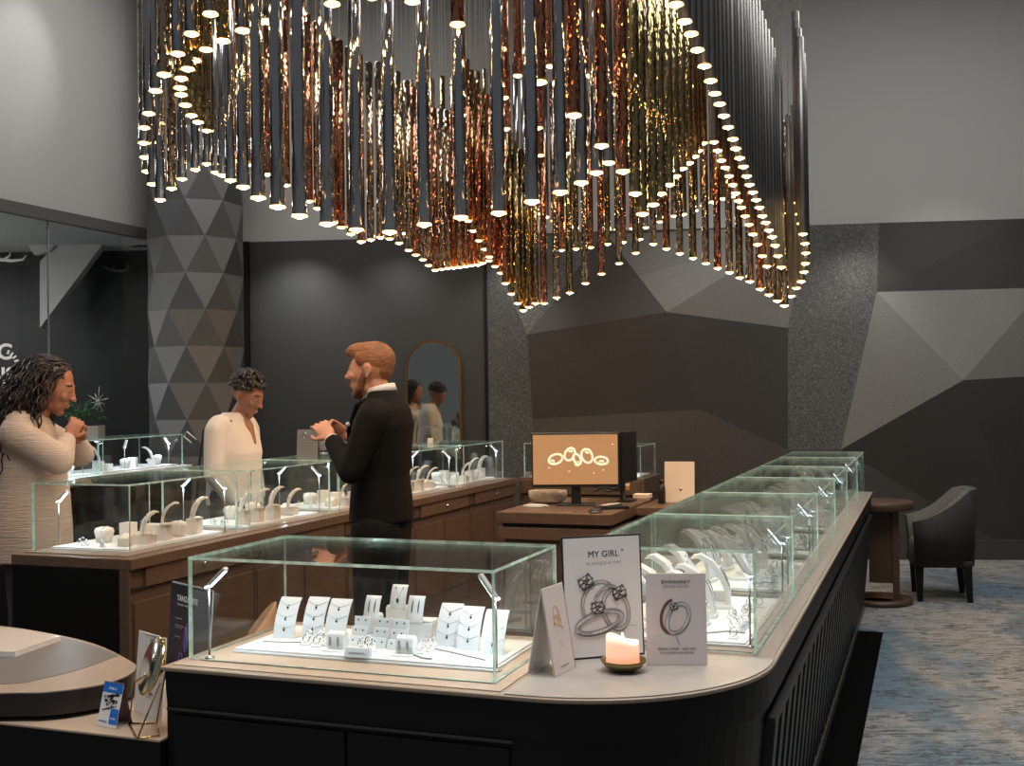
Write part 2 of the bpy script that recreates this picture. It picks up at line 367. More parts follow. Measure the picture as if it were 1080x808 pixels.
# left glazed partition, same direction as the counter runs
LA = Vector((-3.3,10.35)); LDm = Vector((SA,CA)); LB = LA-LDm*8.6
slab2('wall_left_upper', LA+LDm*.9, LB, WZ+.04, CZ, .15, 'upper', -1)
rl = M(); rl.prism([tuple(LA+LDm*.9), tuple(LB), tuple(LB+Vector((.06,0))), tuple(LA+LDm*.9+Vector((.06,0)))][::-1], WZ-.05, WZ+.045)
struct(rl.build('trim_4', mat('rail_grey',(.085,.085,.08),.5)))
tt = [0, 1.62, 3.35, 5.1, 6.9, 8.6]
for i in range(5):
    a_ = LA+LDm*.35-LDm*tt[i]; b_ = LA+LDm*.35-LDm*(tt[i+1]-.012)
    g = M(); n_ = Vector((.01*CA,-.01*SA)); g.prism([tuple(a_),tuple(b_),tuple(b_+n_),tuple(a_+n_)], 0, WZ-.05); struct(g.build('window_%d' % (i+1), 'glass'))
    j = M(); j.prism([tuple(b_),tuple(b_-LDm*.012),tuple(b_-LDm*.012+n_),tuple(b_+n_)], 0, WZ-.05); struct(j.build('trim_%d' % (5+i), mat('glass_joint',(.22,.24,.21),.3)))
# room beyond the glass
struct(M().box(-9,-2.6,11.4,11.55,0,WZ).build('wall_beyond', 'black'))
struct(M().box(-9.1,-9,1.2,11.4,0,WZ).build('wall_beyond_side', 'black'))
cb = M(); cb.prism([(-9,1.4),(LB.x-.16,1.4),(LA.x-.1,LA.y),(-2.9,11.4),(-9,11.4)], WZ+.0, WZ+.06); struct(cb.build('ceiling_beyond', 'upper'))
cw = M()
for px in [(75,237),(117,245.5),(42,346),(42,276)]: pass
def panel(pts, Y, th, name, label):  # angular slab built in place of a reflection in the glass
    c = ond(*pts[0], Y); m_ = M(); P = [ond(x, y, Y)-c for x, y in pts]; n = len(P)
    vs = [p for p in P]+[p+Vector((0,th,0)) for p in P]
    m_.add(vs, [tuple(range(n))[::-1], tuple(range(n,2*n))]+[(i,(i+1)%n,(i+1)%n+n,i+n) for i in range(n)])
    o = m_.build(name, MT['upper'], loc=c); a = o.modifiers.new('t','TRIANGULATE'); return tag(o, label, 'reflection slab')
panel([(42,276),(42,346),(117,246),(76,239)], 10.95, .12, 'reflection_slab', 'tall slanting pale grey slab modelling a reflection behind the glass, left of the faceted column')
panel([(10,227),(74,239),(52,265),(36,269)], 10.9, .1, 'reflection_slab', 'short pale grey pointed slab modelling a reflection behind the glass, above the long haired person')
cl = thing('ceiling_light', 'small white rectangular ceiling light behind the glass beside the faceted column', 'ceiling light', ond(129,251,10.6))
M().box(-.07,.07,-.1,.1,-.012,.0).build('diffuser', 'led', cl); M().box(-.085,.085,-.115,.115,0,.03).build('housing', 'ledoff', cl)
# antler wall ornament, cut by the left edge of view
an = M(); Pn = lambda x, y: ond(x, y, 11.3)
an.tube([Pn(-30,262),Pn(-8,273),Pn(12,275),Pn(24,274),Pn(28,269)], [.022,.02,.016,.012,.006], 8); an.tube([Pn(4,274),Pn(10,270),Pn(11,266)], [.014,.01,.004], 8)
an.tube([Pn(-8,273),Pn(-12,263),Pn(-9,256)], [.014,.01,.004], 8)
tag(an.build('mounted_antler', 'shirt'), 'white antler ornament on black wall beyond the glass at far left', 'wall ornament')
an = M(); Pn = lambda x, y: ond(x, y, 11.25)
an.tube([Pn(108,281),Pn(118,285),Pn(128,286),Pn(136,284)], [.01,.014,.014,.02], 6); an.tube([Pn(118,285),Pn(121,280)], [.01,.004], 6); an.tube([Pn(136,284),Pn(133,277)], [.012,.004], 6)
tag(an.build('mounted_antler', 'column'), 'dim dark grey antler ornament on the black wall near the column', 'wall ornament')
# star ornament
st = thing('hanging_star', 'thin silver starburst ornament on black wall beside the green plant', 'wall ornament', ond(103.5,423,8.9))
sm_ = M()
for k in range(10):
    th = 2*PI*k/10+.2; L = (.085 if k % 2 else .12)*random.uniform(.8,1.05)
    sm_.tube([(0,0,0),(L*math.cos(th)*.75,0,L*math.sin(th))], [.005,.002], 6)
sm_.build('ray_cluster', 'steel', st)
sm_ = M(); sm_.ell((0,0,0), .014, 10); sm_.build('centre_bead', 'steel', st)
# lettering on the partition at the far left
lt = thing('window_lettering', 'white round shop lettering on the partition behind the long haired person', 'window sign', ond(-2,385,8.35), -.0)
for r_, body in ((12, 'IC'), (-13, 'NS')):
    text(body, .16, 'inkw', lt, (.03, 0, r_/1199*8.35-.04), bold=.004)
q_ = M()
for k in range(9):
    a_ = -1.2+k*.3; q_.ribbon([(.04+.085*math.cos(a_), .085*math.sin(a_)),(.04+.115*math.cos(a_), .115*math.sin(a_))], .014, .004)
q_.build('lettering_ring', 'inkw', lt)
# ---------------------------------------------------------------- column
col = M(); r_c = .412; cc = ond(208,422,9.95); dz = .311; rings = []
zz = [3.20+dz*k for k in range(8)]; k = 1
zl = [3.20-dz*k for k in range(1,11)][::-1]; allz = zl+zz; allz[0] = 0.0
base_i = len(zl)
for i, z in enumerate(allz):
    off = math.radians(-3.5) if (i-base_i) % 2 == 0 else math.radians(-3.5-22.5)
    rings.append([(r_c*math.cos(-PI/2-off+k*PI/4), r_c*math.sin(-PI/2-off+k*PI/4), z) for k in range(8)])
vs = [p for r in rings for p in r]; fs = []
for i in range(len(rings)-1):
    even = (i-base_i) % 2 == 0
    for k in range(8):
        a0, a1 = i*8+k, i*8+(k+1) % 8; b0, b1 = (i+1)*8+k, (i+1)*8+(k+1) % 8
        if even: fs += [(a0,a1,b0),(a1,b1,b0)]
        else: fs += [(a0,a1,b1),(a0,b1,b0)]
fs += [tuple(range(8))[::-1], tuple(len(vs)-8+k for k in range(8))]
col.add(vs, fs, 0)
import colorsys
nf_ = (len(rings)-1)*16
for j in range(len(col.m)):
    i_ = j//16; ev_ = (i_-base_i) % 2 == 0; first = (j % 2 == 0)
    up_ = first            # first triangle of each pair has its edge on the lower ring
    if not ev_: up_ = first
    col.m[j] = random.choice([0,0,3]) if up_ else random.choice([1,4,4,2])  # down triangles lighter, up triangles darker: light from above painted in
tones = ['column', mat('column_cool_grey_paint',(.072,.078,.082),.5,var=.1,bscale=40), mat('column_warm_grey_paint',(.115,.105,.094),.5,var=.1,bscale=40), mat('column_shaded_grey_paint',(.058,.059,.06),.5,var=.1,bscale=40), mat('column_toplit_grey_paint',(.125,.128,.13),.5,var=.1,bscale=40)]
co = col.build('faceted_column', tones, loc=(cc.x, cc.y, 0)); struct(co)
# ================================================================ COUNTERS
ORG = W(0,0,0)
def CB(name, label, cat='counter', group=None): return thing(name, label, cat, (0,0,0), RZ, group)   # local x = v, local y = u
# ---- front + right run (one continuous black counter)
def outline(inset=0.):
    o = -.385-inset; fr = 2.468+inset; R = .50-inset*.6
    pts = [(-1.895+inset, fr)]
    c = (o-R, fr+R)
    for k in range(0, 17):
        th = -PI/2+PI/2*k/16; pts.append((c[0]+R*math.cos(th), c[1]+R*math.sin(th)))
    pts += [(o, 8.22-inset*.4), (-.955+inset*.3, 8.22-inset*.4), (-.955+inset*.3, 3.09-inset*.3), (-1.895+inset, 3.09-inset*.3)]
    return pts
def outline_body(inset):
    o = -.385-inset; fr = 2.482; R = .49-inset*.4; pts = [(-1.885, fr)]; c = (o-R, fr+R)
    for k in range(0, 17):
        th = -PI/2+PI/2*k/16; pts.append((c[0]+R*math.cos(th), c[1]+R*math.sin(th)))
    return pts+[(o, 8.22-inset*.4), (-.955+.01, 8.2), (-.955+.01, 3.08), (-1.885, 3.08)]
def ring_mesh(name, polys, mats, mids, parent):
    m_ = M(); n = len(polys[0][0]); vs = []
    for P, z in polys: vs += [(x,y,z) for x, y in P]
    for i in range(len(polys)-1):
        for k in range(n): m_.add([vs[i*n+k], vs[i*n+(k+1)%n], vs[(i+1)*n+(k+1)%n], vs[(i+1)*n+k]], [(0,1,2,3)], mids[i])
    m_.add(vs[:n], [tuple(range(n))[::-1]], mids[0]); m_.add(vs[-n:], [tuple(range(n))], mids[-1])
    return m_.build(name, mats, parent)
ctr = CB('display_counter', 'long black display counter with rounded corner running from front case towards the armchair')
ring_mesh('worktop', [(outline(.004),HC-.012),(outline(0),HC-.008),(outline(0),HC-.002),(outline(.003),HC)], ['oak'], [0,0,0], ctr)
ring_mesh('apron', [(outline(.012),HC-.105),(outline(.008),HC-.012)], ['black'], [0], ctr)
# body, leaning inwards towards the floor
ring_mesh('cabinet_body', [(outline_body(.10),0.0),(outline_body(.028),HC-.105)], ['black'], [0], ctr)
# vertical fins on the outer right side
for k in range(60):
    u_ = 3.02+k*.155
    if u_ > 8.15: break
    f_ = M()
    f_.add([(-.50,u_,.03),(-.455,u_,.03),(-.455,u_+.075,.03),(-.50,u_+.075,.03),(-.43,u_,HC-.17),(-.392,u_,HC-.17),(-.392,u_+.075,HC-.17),(-.43,u_+.075,HC-.17)],
           [(3,2,1,0),(4,5,6,7),(0,1,5,4),(1,2,6,5),(2,3,7,6),(3,0,4,7)])
    f_.build('fin', 'blackwood', ctr)
M().box(-.4115,-.390,3.0,8.2,HC-.17,HC-.15).build('rail','blackwood',ctr)
M().box(-.482,-.447,2.97,8.17,0,.035).build('kick_strip', mat('kick_metal',(.16,.15,.13),.35,.6), ctr)
# front panels
for v0, v1 in ((-1.86,-1.36),(-1.35,-.93)):
    M().box(v0,v1,2.474,2.49,.02,HC-.125).build('front_panel','black',ctr,bevel=.002)
M().box(-1.88,-.92,2.472,2.484,HC-.112,HC-.107).build('rail', mat('edge_line',(.03,.03,.03),.3), ctr)
# grooves/raised boards under cases + stone inlay at the corner
def seam_board(u0, u1, v0, v1, z0, z1, m, name='raised_board', bev=.0015): return M().box(v0,v1,u0,u1,z0,z1).build(name, m, ctr, bevel=bev)
seam_board(2.492, 3.06, -1.875, -.955, HC, HC+.003, 'oak2')
seam_board(2.55, 3.03, -1.83, -1.00, HC+.003, HC+.006, 'oak2')
# stone
sp = outline(.006)[1:18]; Ps = [(-.94,2.474)]+sp+[(-.391,3.0),(-.94,3.0)]
M().prism(Ps, HC, HC+.003).build('stone_inlay', 'stone', ctr)
RU = [(3.03,3.865),(3.90,4.755),(4.79,5.645),(5.68,6.525),(6.56,7.435),(7.47,8.19)]
seam_board(3.003, 8.2, -.94, -.395, HC, HC+.002, 'oak3')
for a_, b_ in RU:
    seam_board(a_+.02, b_-.02, -.90, -.455, HC+.002, HC+.006, 'oak3')
# inner side doors of the right run (brown), seen from the aisle
for k in range(6):
    a_ = 3.1+k*.85
    M().box(-.975,-.955,a_+.01,a_+.83,.1,HC-.03).build('door','wood',ctr,bevel=.002)
for k in range(2): M().box(-1.85+k*.45,-1.42+k*.45,3.085,3.10,.1,HC-.03).build('door','wood',ctr,bevel=.002)
# ---- flat black strip laid on the floor beside it
cs = M(); cs.box(-.445,-.30,.6,7.42,0.0,.006); tag(cs.build('floor_strip','stripblack',rz=RZ), 'flat black strip running along the foot of the black counter', 'carpet')
# inner floor of the sales area: brown-black boards
fl = M(); fl.prism([(-6,3.0),(-.9,3.1),(-.9,8.3),(-2.2,9.9),(-6,9.9)], 0, .004); struct(fl.build('floor_inner', mat('dark_wood_floor',(.055,.038,.028),.35,bump=.05,bscale=6,stretch=(1,8,1),var=.3), rz=RZ))
# ---- left run: separate cabinet units, top over all
def unit(name, u0, u1, v0, v1, label, nd, group=None, top=True):
    t = CB(name, label, 'counter', group)
    M().box(v0+.02,v1-.02,u0,u1,0,HC-.145).build('body','wood',t,bevel=.002)
    M().box(v0+.01,v1-.008,u0-.002 if nd == 9 else u0+.002,u1-.002,HC-.145,HC-.135).build('recess','darkgap',t)
    w = (u1-u0)/2
    d = M().box(v1-.022,v1-.002,u0+.09,u1-.03,HC-.14,HC-.052).build('drawer','woodh',t,bevel=.002)
    M().ell((v1+.008,(u0+u1)/2+.03,HC-.095),(.011,.012,.012),10).build('knob','silver',d)
    M().box(v0+.012,v1-.018,u0,u1,HC-.135,HC-.05).build('drawer_box','wood',t)
    for k in range(2):
        M().box(v1-.024,v1-.010,u0+.02+k*w,u0+w*(k+1)-.012,.1,HC-.20).build('door','wood',t,bevel=.002)
    return t
LU = [(4.20,5.05),(5.15,6.02),(6.13,6.99),(7.10,7.97),(8.10,8.96)]
ords = ['nearest','second','third','fourth','fifth']
for i,(a_,b_) in enumerate([(4.125,5.095),(5.105,6.075),(6.085,7.045),(7.055,8.035),(8.045,9.05)]):
    unit('counter_cabinet', a_, b_, -3.955, -3.305, '%s brown wooden drawer cabinet from the near end of the left counter' % ords[i], 1, 'cabinets of the left counter')
t = CB('wooden_counter', 'long brown wooden worktop carrying the row of glass cases at left', 'counter')
M().box(-3.965,-3.295,4.10,9.09,HC-.05,HC-.002).build('top_slab','woodh',t,bevel=.003)
M().box(-3.94,-3.37,4.16,9.02,HC-.002,HC+.003).build('raised_board','oak',t,bevel=.001)
t = CB('end_panel', 'black end panel closing the near end of the left wooden counter', 'panel')
M().box(-3.955,-3.36,4.096,4.112,0,HC-.05).build('board','black',t,bevel=.002); M().box(-3.36,-3.31,4.098,4.112,0,HC-.05).build('edge_strip','wood',t,bevel=.002)
# ---- back run
t = CB('counter_cabinet', 'brown wooden corner cabinet at the back behind the monitor desk', 'counter', 'cabinets of the back counter')
M().box(-3.30,-2.22,9.12,9.76,0,HC-.15).build('body','wood',t,bevel=.003); M().box(-3.29,-2.24,9.13,9.75,HC-.15,HC-.14).build('recess','darkgap',t)
M().box(-3.30,-2.21,9.11,9.77,HC-.14,HC).build('top_slab','woodh',t,bevel=.003)
for k in range(2):
    d = M().box(-3.28+k*.53,-2.77+k*.53,9.095,9.115,HC-.135,HC-.02).build('drawer','wood',t,bevel=.002); M().ell((-3.02+k*.53,9.09,HC-.08),.012,10).build('knob','silver',d)
# ---- far left counter in front of the column (higher)
HF = .98
t = thing('counter_cabinet', 'dark counter at the far left in front of the column, behind the long haired person', 'counter', (0,0,0), RZ)
fa = uv(onz(97,502.6,HF)); fb = uv(onz(207,489.7,HF)); 
fd = Vector((fb[1]-fa[1], fb[0]-fa[0])); fL = fd.length; fang = math.atan2(fd.y, fd.x)
FR = bpy.data.objects  # noqa
P0 = onz(97,502.6,HF); P1 = onz(207,489.7,HF); D01 = (P1-P0).normalized(); fz = math.atan2(D01.y, D01.x)
P00 = P0-D01*1.2
t.location = (P00.x,P00.y,0); t.rotation_euler = (0,0,fz); LF = (P1-P00).length
M().box(0.02,LF-.02,.03,.50,0,HF-.06).build('body','black',t,bevel=.003); M().box(0,LF,0,.52,HF-.06,HF-.02).build('top_slab','woodh',t,bevel=.003)
M().box(.02,LF-.03,.02,.5,HF-.02,HF).build('white_board','tray',t,bevel=.002)
FT = Matrix.Translation((P00.x,P00.y,0)) @ Matrix.Rotation(fz,4,'Z')
# ================================================================ GLASS CASES
def case(u0, u1, v0, v1, z0, h, label, T=None, rz=RZ, loc=None, group='glass display cases'):
    w, d = v1-v0, u1-u0; L = loc if loc is not None else W(u0, v0, z0)
    t = thing('glass_display_case', label, 'display case', L, rz, group); th = .008
    def pane(x0,x1,y0,y1,z0_,z1_,ax):
        m_ = M(); m_.box(x0,x1,y0,y1,z0_,z1_)
        # faces order: bottom,top,front(y0),right(x1),back(y1),left(x0)
        big = {'z':(0,1),'y':(2,4),'x':(3,5)}[ax]; m_.m = [0 if i in big else 1 for i in range(6)]
        m_.build('glass_pane', ['glass','edge'], t)
    pane(0,w,0,th,0,h-th,'y'); pane(0,w,d-th,d,0,h-th,'y'); pane(0,th,th,d-th,0,h-th,'x'); pane(w-th,w,th,d-th,0,h-th,'x'); pane(0,w,0,d,h-th,h,'z')
    return t
def case_light(loc, label, rz=RZ, h=.19, tilt=40, lamp=0., aim=None, L=.078):
    t = thing('case_lamp', label, 'lamp', loc, rz, 'small lamps inside the glass cases')
    M().lathe([(.0,0),(.013,0),(.013,.003),(.003,.005),(.003,.007),(0,.007)],16).build('base','steel',t)
    M().lathe([(.0028,.005),(.0028,h)],10).build('pole','steel',t)
    c, s_ = math.cos(math.radians(tilt)), math.sin(math.radians(tilt))
    T = Matrix.Translation((0,0,h)) @ Matrix.Rotation(-math.radians(tilt),4,'Y')
    hd = M(T).box(-.004,L,-.010,.010,.0,.010).build('head','ledoff',t,bevel=.003)
    M(T).box(.006,L-.008,-.0065,.0065,-.0008,.002).build('led_strip','led',hd)
    if lamp:
        ld = bpy.data.lights.new('case_lamp_light','AREA'); ld.energy = lamp; ld.shape = 'RECTANGLE'; ld.size = .09; ld.size_y = .03; ld.color = (.70,.87,1)
        lo = bpy.data.objects.new('case_lamp_light', ld); COL.objects.link(lo); lo.parent = t
        lo.location = (T @ Vector((L/2,0,-.008)));  lo.rotation_euler = (0,-math.radians(tilt)*.5,0) if aim is None else aim
    return t
# ---- display props ---------------------------------------------------------
def board_pts(w, h, lean, n=8, curve=.35):
    # profile in local y (away) / z ; front face looks towards -y
    return [(lean*(t**1.7), h*(1-(1-t)**1.15)**1.0) for t in [i/n for i in range(n+1)]]
def board_mesh(w, h, lean, th=.004, taper=1., foot=True):
    P = board_pts(w, h, lean); m_ = M(); n = len(P); vs = []
    for i, (y, z) in enumerate(P):
        ww = w*(1+(taper-1)*i/(n-1))/2
        vs += [(-ww,y,z),(ww,y,z),(ww,y+th,z-th*.3 if i == n-1 else z),(-ww,y+th,z-th*.3 if i == n-1 else z)]
    fs = []
    for i in range(n-1):
        j = 4*i; fs += [(j,j+1,j+5,j+4),(j+1,j+2,j+6,j+5),(j+2,j+3,j+7,j+6),(j+3,j,j+4,j+7)]
    fs += [(3,2,1,0),(4*n-4,4*n-3,4*n-2,4*n-1)]
    m_.add(vs, fs, 0, True)
    return m_, P
def proto_board(w, h, lean, m='white', name='necklace_board', taper=1.):
    t = bpy.data.objects.new(name, None); COL.objects.link(t)
    m_, P = board_mesh(w, h, lean, taper=taper); o = m_.build('board', m, t); o.modifiers.new('e','EDGE_SPLIT').split_angle = math.radians(40)
    f = M(); f.box(-w/2,w/2,0,lean*.9+.01,0,.003); f.build('foot', m, t, bevel=.001)
    s_ = M(); y1, z1 = P[5]; s_.add([(-.004,y1+.003,z1),(.004,y1+.003,z1),(.004,lean*.9,.003),(-.004,lean*.9,.003),(-.004,y1+.006,z1),(.004,y1+.006,z1),(.004,lean*.9+.004,.003),(-.004,lean*.9+.004,.003)],
       [(3,2,1,0),(4,5,6,7),(0,1,5,4),(1,2,6,5),(2,3,7,6),(3,0,4,7)]); s_.build('strut', m, t)
    return t, P
def surf(P, h, zz):
    for (y0,z0),(y1,z1) in zip(P, P[1:]):
        if z0 <= zz <= z1+1e-9: return y0+(y1-y0)*(zz-z0)/(z1-z0)
    return P[-1][0]
def copy_tree(o, parent=None):
    c = o.copy(); COL.objects.link(c)
    if parent: c.parent = parent
    for ch in list(o.children): copy_tree(ch, c)
    return c
PROTO = {}
def place(kind, loc, rz, label, cat, group, sc_=1.):
    p = PROTO[kind]
    if p[1]: o = p[0]; p[1] = False
    else: o = copy_tree(p[0])
    o.location = loc; o.rotation_euler = (0,0,rz); o.scale = (1,1,1)
    tag(o, label, cat, group); return o
def reg(kind, o): PROTO[kind] = [o, True]
# necklace boards
NB, NBP = proto_board(.064,.108,.052); reg('board', NB)
# curved necklace neck form: slender arched strip
def proto_arch(m, kind):
    t = bpy.data.objects.new('necklace_stand', None); COL.objects.link(t)
    m_ = M(); pts = [(0,.0,0),(0,.004,.03),(0,.016,.062),(0,.036,.088),(0,.062,.102),(0,.078,.100)]
    vs = []; fs = []
    ws = [.026,.027,.026,.024,.02,.012]
    for (x,y,z),w in zip(pts,ws): vs += [(-w,y,z),(w,y,z),(w,y+.007,z-.008),(-w,y+.007,z-.008)]
    for i in range(5):
        j = 4*i; fs += [(j,j+1,j+5,j+4),(j+1,j+2,j+6,j+5),(j+2,j+3,j+7,j+6),(j+3,j,j+4,j+7)]
    fs += [(3,2,1,0),(20,21,22,23)]; m_.add(vs, fs, 0, True); b = m_.build('arched_back', m, t)
    b.location = (0,0,.008); b.modifiers.new('e','EDGE_SPLIT').split_angle = math.radians(50)
    M().box(-.03,.03,-.004,.05,0,.008).build('foot', m, t, bevel=.002)
    n_ = M(); C_ = [(.024*math.sin(a),.016+.02*math.cos(a)-.028,.06+.03*math.cos(a)) for a in [(-PI*.75+1.5*PI*i/12) for i in range(13)]]
    n_.tube([(x, surf([(0,.008),(.004,.038),(.016,.07),(.036,.096),(.062,.11),(.078,.112)], 0, z)-.003, z) for x,_,z in C_], .0014, 5, caps=True); n_.build('necklace', 'silver', t)
    reg(kind, t)
proto_arch('white','arch'); proto_arch('cream','carch')
def proto_block(w, d, h, m, kind, slope=0):
    t = bpy.data.objects.new('display_block', None); COL.objects.link(t); m_ = M()
    m_.box(-w/2,w/2,0,d,0,h); 
    if slope:
        for i, v_ in enumerate(m_.v):
            if v_.z > h*.5 and v_.y < d*.5: v_.z = h-slope
    m_.build('block', m, t, bevel=.003); reg(kind, t)
for m, k in (('cream','c'),('white','w')):
    proto_block(.062,.062,.075, m, k+'block'); proto_block(.085,.07,.045, m, k+'low'); proto_block(.055,.055,.058, m, k+'slant', .02)
def proto_pillow(m, kind):
    t = bpy.data.objects.new('bracelet_pillow', None); COL.objects.link(t)
    m_ = M(); m_.loft([(0,.035,0,.035,.022),(0,.035,.03,.04,.03),(0,.035,.055,.045,.035),(0,.035,.07,.04,.028),(0,.035,.076,.02,.012)], 0, 20, p=3.); m_.build('cushion', m, t)
    b = M(); b.tube([(-.0445+0*i, .035+.034*math.cos(a), .052+.026*math.sin(a)) for i, a in enumerate([2*PI*j/18 for j in range(19)])], .001, 5)
    n_ = M(); n_.tube([(.0*a+.012, .035+.036*math.cos(a), .05+.029*math.sin(a)) for a in [PI*j/12 for j in range(13)]], .0018, 6); n_.build('bracelet','silver',t); reg(kind, t)
proto_pillow('white','wpillow'); proto_pillow('cream','cpillow')
def proto_ring(kind, m):
    t = bpy.data.objects.new('ring_stand', None); COL.objects.link(t)
    M().lathe([(.0,0),(.011,0),(.0115,.002),(.0085,.006),(.006,.022),(.0045,.03),(0,.032)],14).build('cone', m, t)
    r = M(); r.tube([(.0078*math.cos(a),.0078*math.sin(a),.018+.002*math.sin(a)) for a in [2*PI*j/14 for j in range(15)]], .0013, 6, caps=False); ro = r.build('ring','silver',t)
    g = M(); g.ell((0,-.010,.019),(.0035,.003,.0035),8); g.build('stone','diamond',ro); reg(kind, t)
proto_ring('ring','white')
def proto_ringpad(kind, m):
    t = bpy.data.objects.new('ring_stand', None); COL.objects.link(t)
    w_ = M(); w_.box(-.014,.014,0,.022,0,.012); 
    for v_ in w_.v:
        if v_.z > .006 and v_.y < .01: v_.z = .004
    w_.build('wedge', m, t, bevel=.001)
    r = M(); r.tube([(.010*math.cos(a),.011+.004*math.sin(a),.018+.010*math.sin(a)) for a in [2*PI*j/16 for j in range(17)]], .0016, 6, caps=False); ro = r.build('ring','silver',t)
    g = M(); g.ell((0,.016,.0295),(.004,.003,.0035),8); g.build('stone','diamond',ro); reg(kind, t)
proto_ringpad('ringpad','white')
def tray(u0,u1,v0,v1,z,label,h=.012):
    t = thing('display_tray', label, 'tray', W(u0,v0,z), RZ, 'white trays in the glass cases')
    M().box(0,v1-v0,0,u1-u0,0,h*.55).build('base','tray',t,bevel=.002); M().box(.004,v1-v0-.004,.004,u1-u0-.004,h*.55,h).build('pad','white',t,bevel=.002); return z+h

# ---- FRONT CASE ----------------------------------------------------------------
ZF = HC+.006
case(2.545,3.03,-1.862,-.990,HC+.0062,.270,'large glass display case on the front counter holding white necklace boards')
case_light(onz(221,694,ZF),'small lamp on a pole in the left front corner of the front glass case', RZ-.0, .185, 42, .55)
pr = onz(524,708,ZF)
case_light(pr,'small lamp on a pole in right front corner of the front glass case', RZ+PI-.1, .175, 52, .55)
TZ = tray(2.64,2.965,-1.79,-1.03,ZF,'white jewellery tray filling the front glass case',.013)
RB = RZ                                        # boards face the front of the counter
def necklace(b, label, zt, sag, w=.064, h=.108, lean=.052, P=NBP, gem='gem', group='necklaces on the front boards'):
    t = thing('necklace', label, 'necklace', b.location.copy(), b.rotation_euler.z, group)
    m_ = M(); n = 12; pts = []
    for i in range(n+1):
        x = -w/2*.96+w*.96*i/n; q = abs(2*i/n-1); z = zt-sag*(1-q**1.1); pts.append((x, surf(P,h,max(z,.002))-.0009, z))
    m_.tube(pts, .0005, 4); m_.build('chain','steel',t)
    zc = zt-sag-.004; g = M(); g.ell((0,surf(P,h,zc)-.0025,zc),(.0032,.002,.004),10); g.ell((0,surf(P,h,zc+.006)-.0018,zc+.006),(.0015,.0015,.002),8); g.build('pendant',gem,t)
bl = [((299,673.5),'first'),((329,673.5),'second'),((353,676),'third')]
side = ['left','middle','right']
for i, (px, _) in enumerate(bl):
    b = place('board', onz(*px,TZ), RB+.05, '%s of three white curved necklace boards at the left of the front case' % ['leftmost','middle','rightmost'][i], 'necklace board', 'necklace boards in the front case')
    for j, (zt, sg) in enumerate(((.098,.012),(.068,.012),(.038,.010))):
        if i == 2 and j == 2: continue
        necklace(b, '%s dark stone necklace on the %s white board at left end of front case' % (['top','middle','lowest'][j], side[i]), zt, sg)
for i, px in enumerate([(471,682),(493,686),(519,690.5)]):
    b = place('board', onz(*px,TZ), RB+.02, '%s of three white curved necklace boards at the right of the front case' % ['leftmost','middle','rightmost'][i], 'necklace board', 'necklace boards in the front case')
    for j, (zt, sg) in enumerate(((.100,.014),(.070,.013),(.040,.012))):
        necklace(b, '%s fine silver necklace on the %s white board at right end of front case' % (['top','middle','lowest'][j], side[i]), zt, sg)
# earring display: small boards on plinths
def small_board(px, z, w, h, label, kind):
    t = thing('earring_board', label, 'earring board', onz(*px, z), RB, 'small earring boards in the front case')
    m_, P = board_mesh(w, h, h*.35); m_.build('board','white',t); M().box(-w/2,w/2,0,h*.35,0,.003).build('foot','white',t)
    e = thing('earrings' if kind else 'pendant_set', label.replace('white board','jewellery pair').replace('small','long') if kind else 'silver pendant set on the topmost small board in the front case', 'earrings', t.location.copy(), RB, 'drop earrings in the front case')
    for sx in (-1, 1):
        m_ = M(); x = sx*w*.2
        if kind: m_.tube([(x, surf(P,h,z_)-.0014, z_) for z_ in (h*.85,h*.7,h*.5,h*.35)], [.001,.0016,.0018,.0012], 6)
        else: m_.ell((x*1.2, surf(P,h,h*.88)-.002, h*.88), .0022, 8)
        m_.build('drop','gem',e)
    if not kind:
        m_ = M(); m_.tube([(-w*.22,surf(P,h,h*.85)-.001,h*.85),(0,surf(P,h,h*.5)-.001,h*.5),(w*.22,surf(P,h,h*.85)-.001,h*.85)], .0005, 5); m_.ell((0,surf(P,h,h*.4)-.003,h*.4),(.0045,.002,.008),8); m_.build('pendant','gem',e)
def plinth(px, z, w, d, h, label, m='white', rz=RB):
    t = thing('display_block', label, 'display block', onz(*px, z), rz, 'white plinths in the front case'); 
    M().box(-w/2,w/2,0,d,0,h-.004).build('block',m,t,bevel=.002); M().box(-w/2+.002,w/2-.002,.002,d-.002,h-.003,h).build('lid',m,t,bevel=.001); return onz(*px, z).z+h
z1 = plinth((391,668),TZ,.05,.034,.055,'white plinth hidden behind the earring ladders, left of three in front case'); small_board((391,655),z1-.012,.046,.068,'small white board with two line earrings, left of tall plinth','e1' )
z2 = plinth((417,664),TZ,.062,.034,.068,'tall white plinth in the middle of the front case'); small_board((419,644),z2,.048,.07,'small white board with a pendant set on the tallest plinth',0)
z3 = plinth((443,676),TZ,.075,.06,.055,'wide white plinth right of centre in the front case'); small_board((437,656),z3,.048,.068,'small white board with two line earrings on the wide plinth','e2')
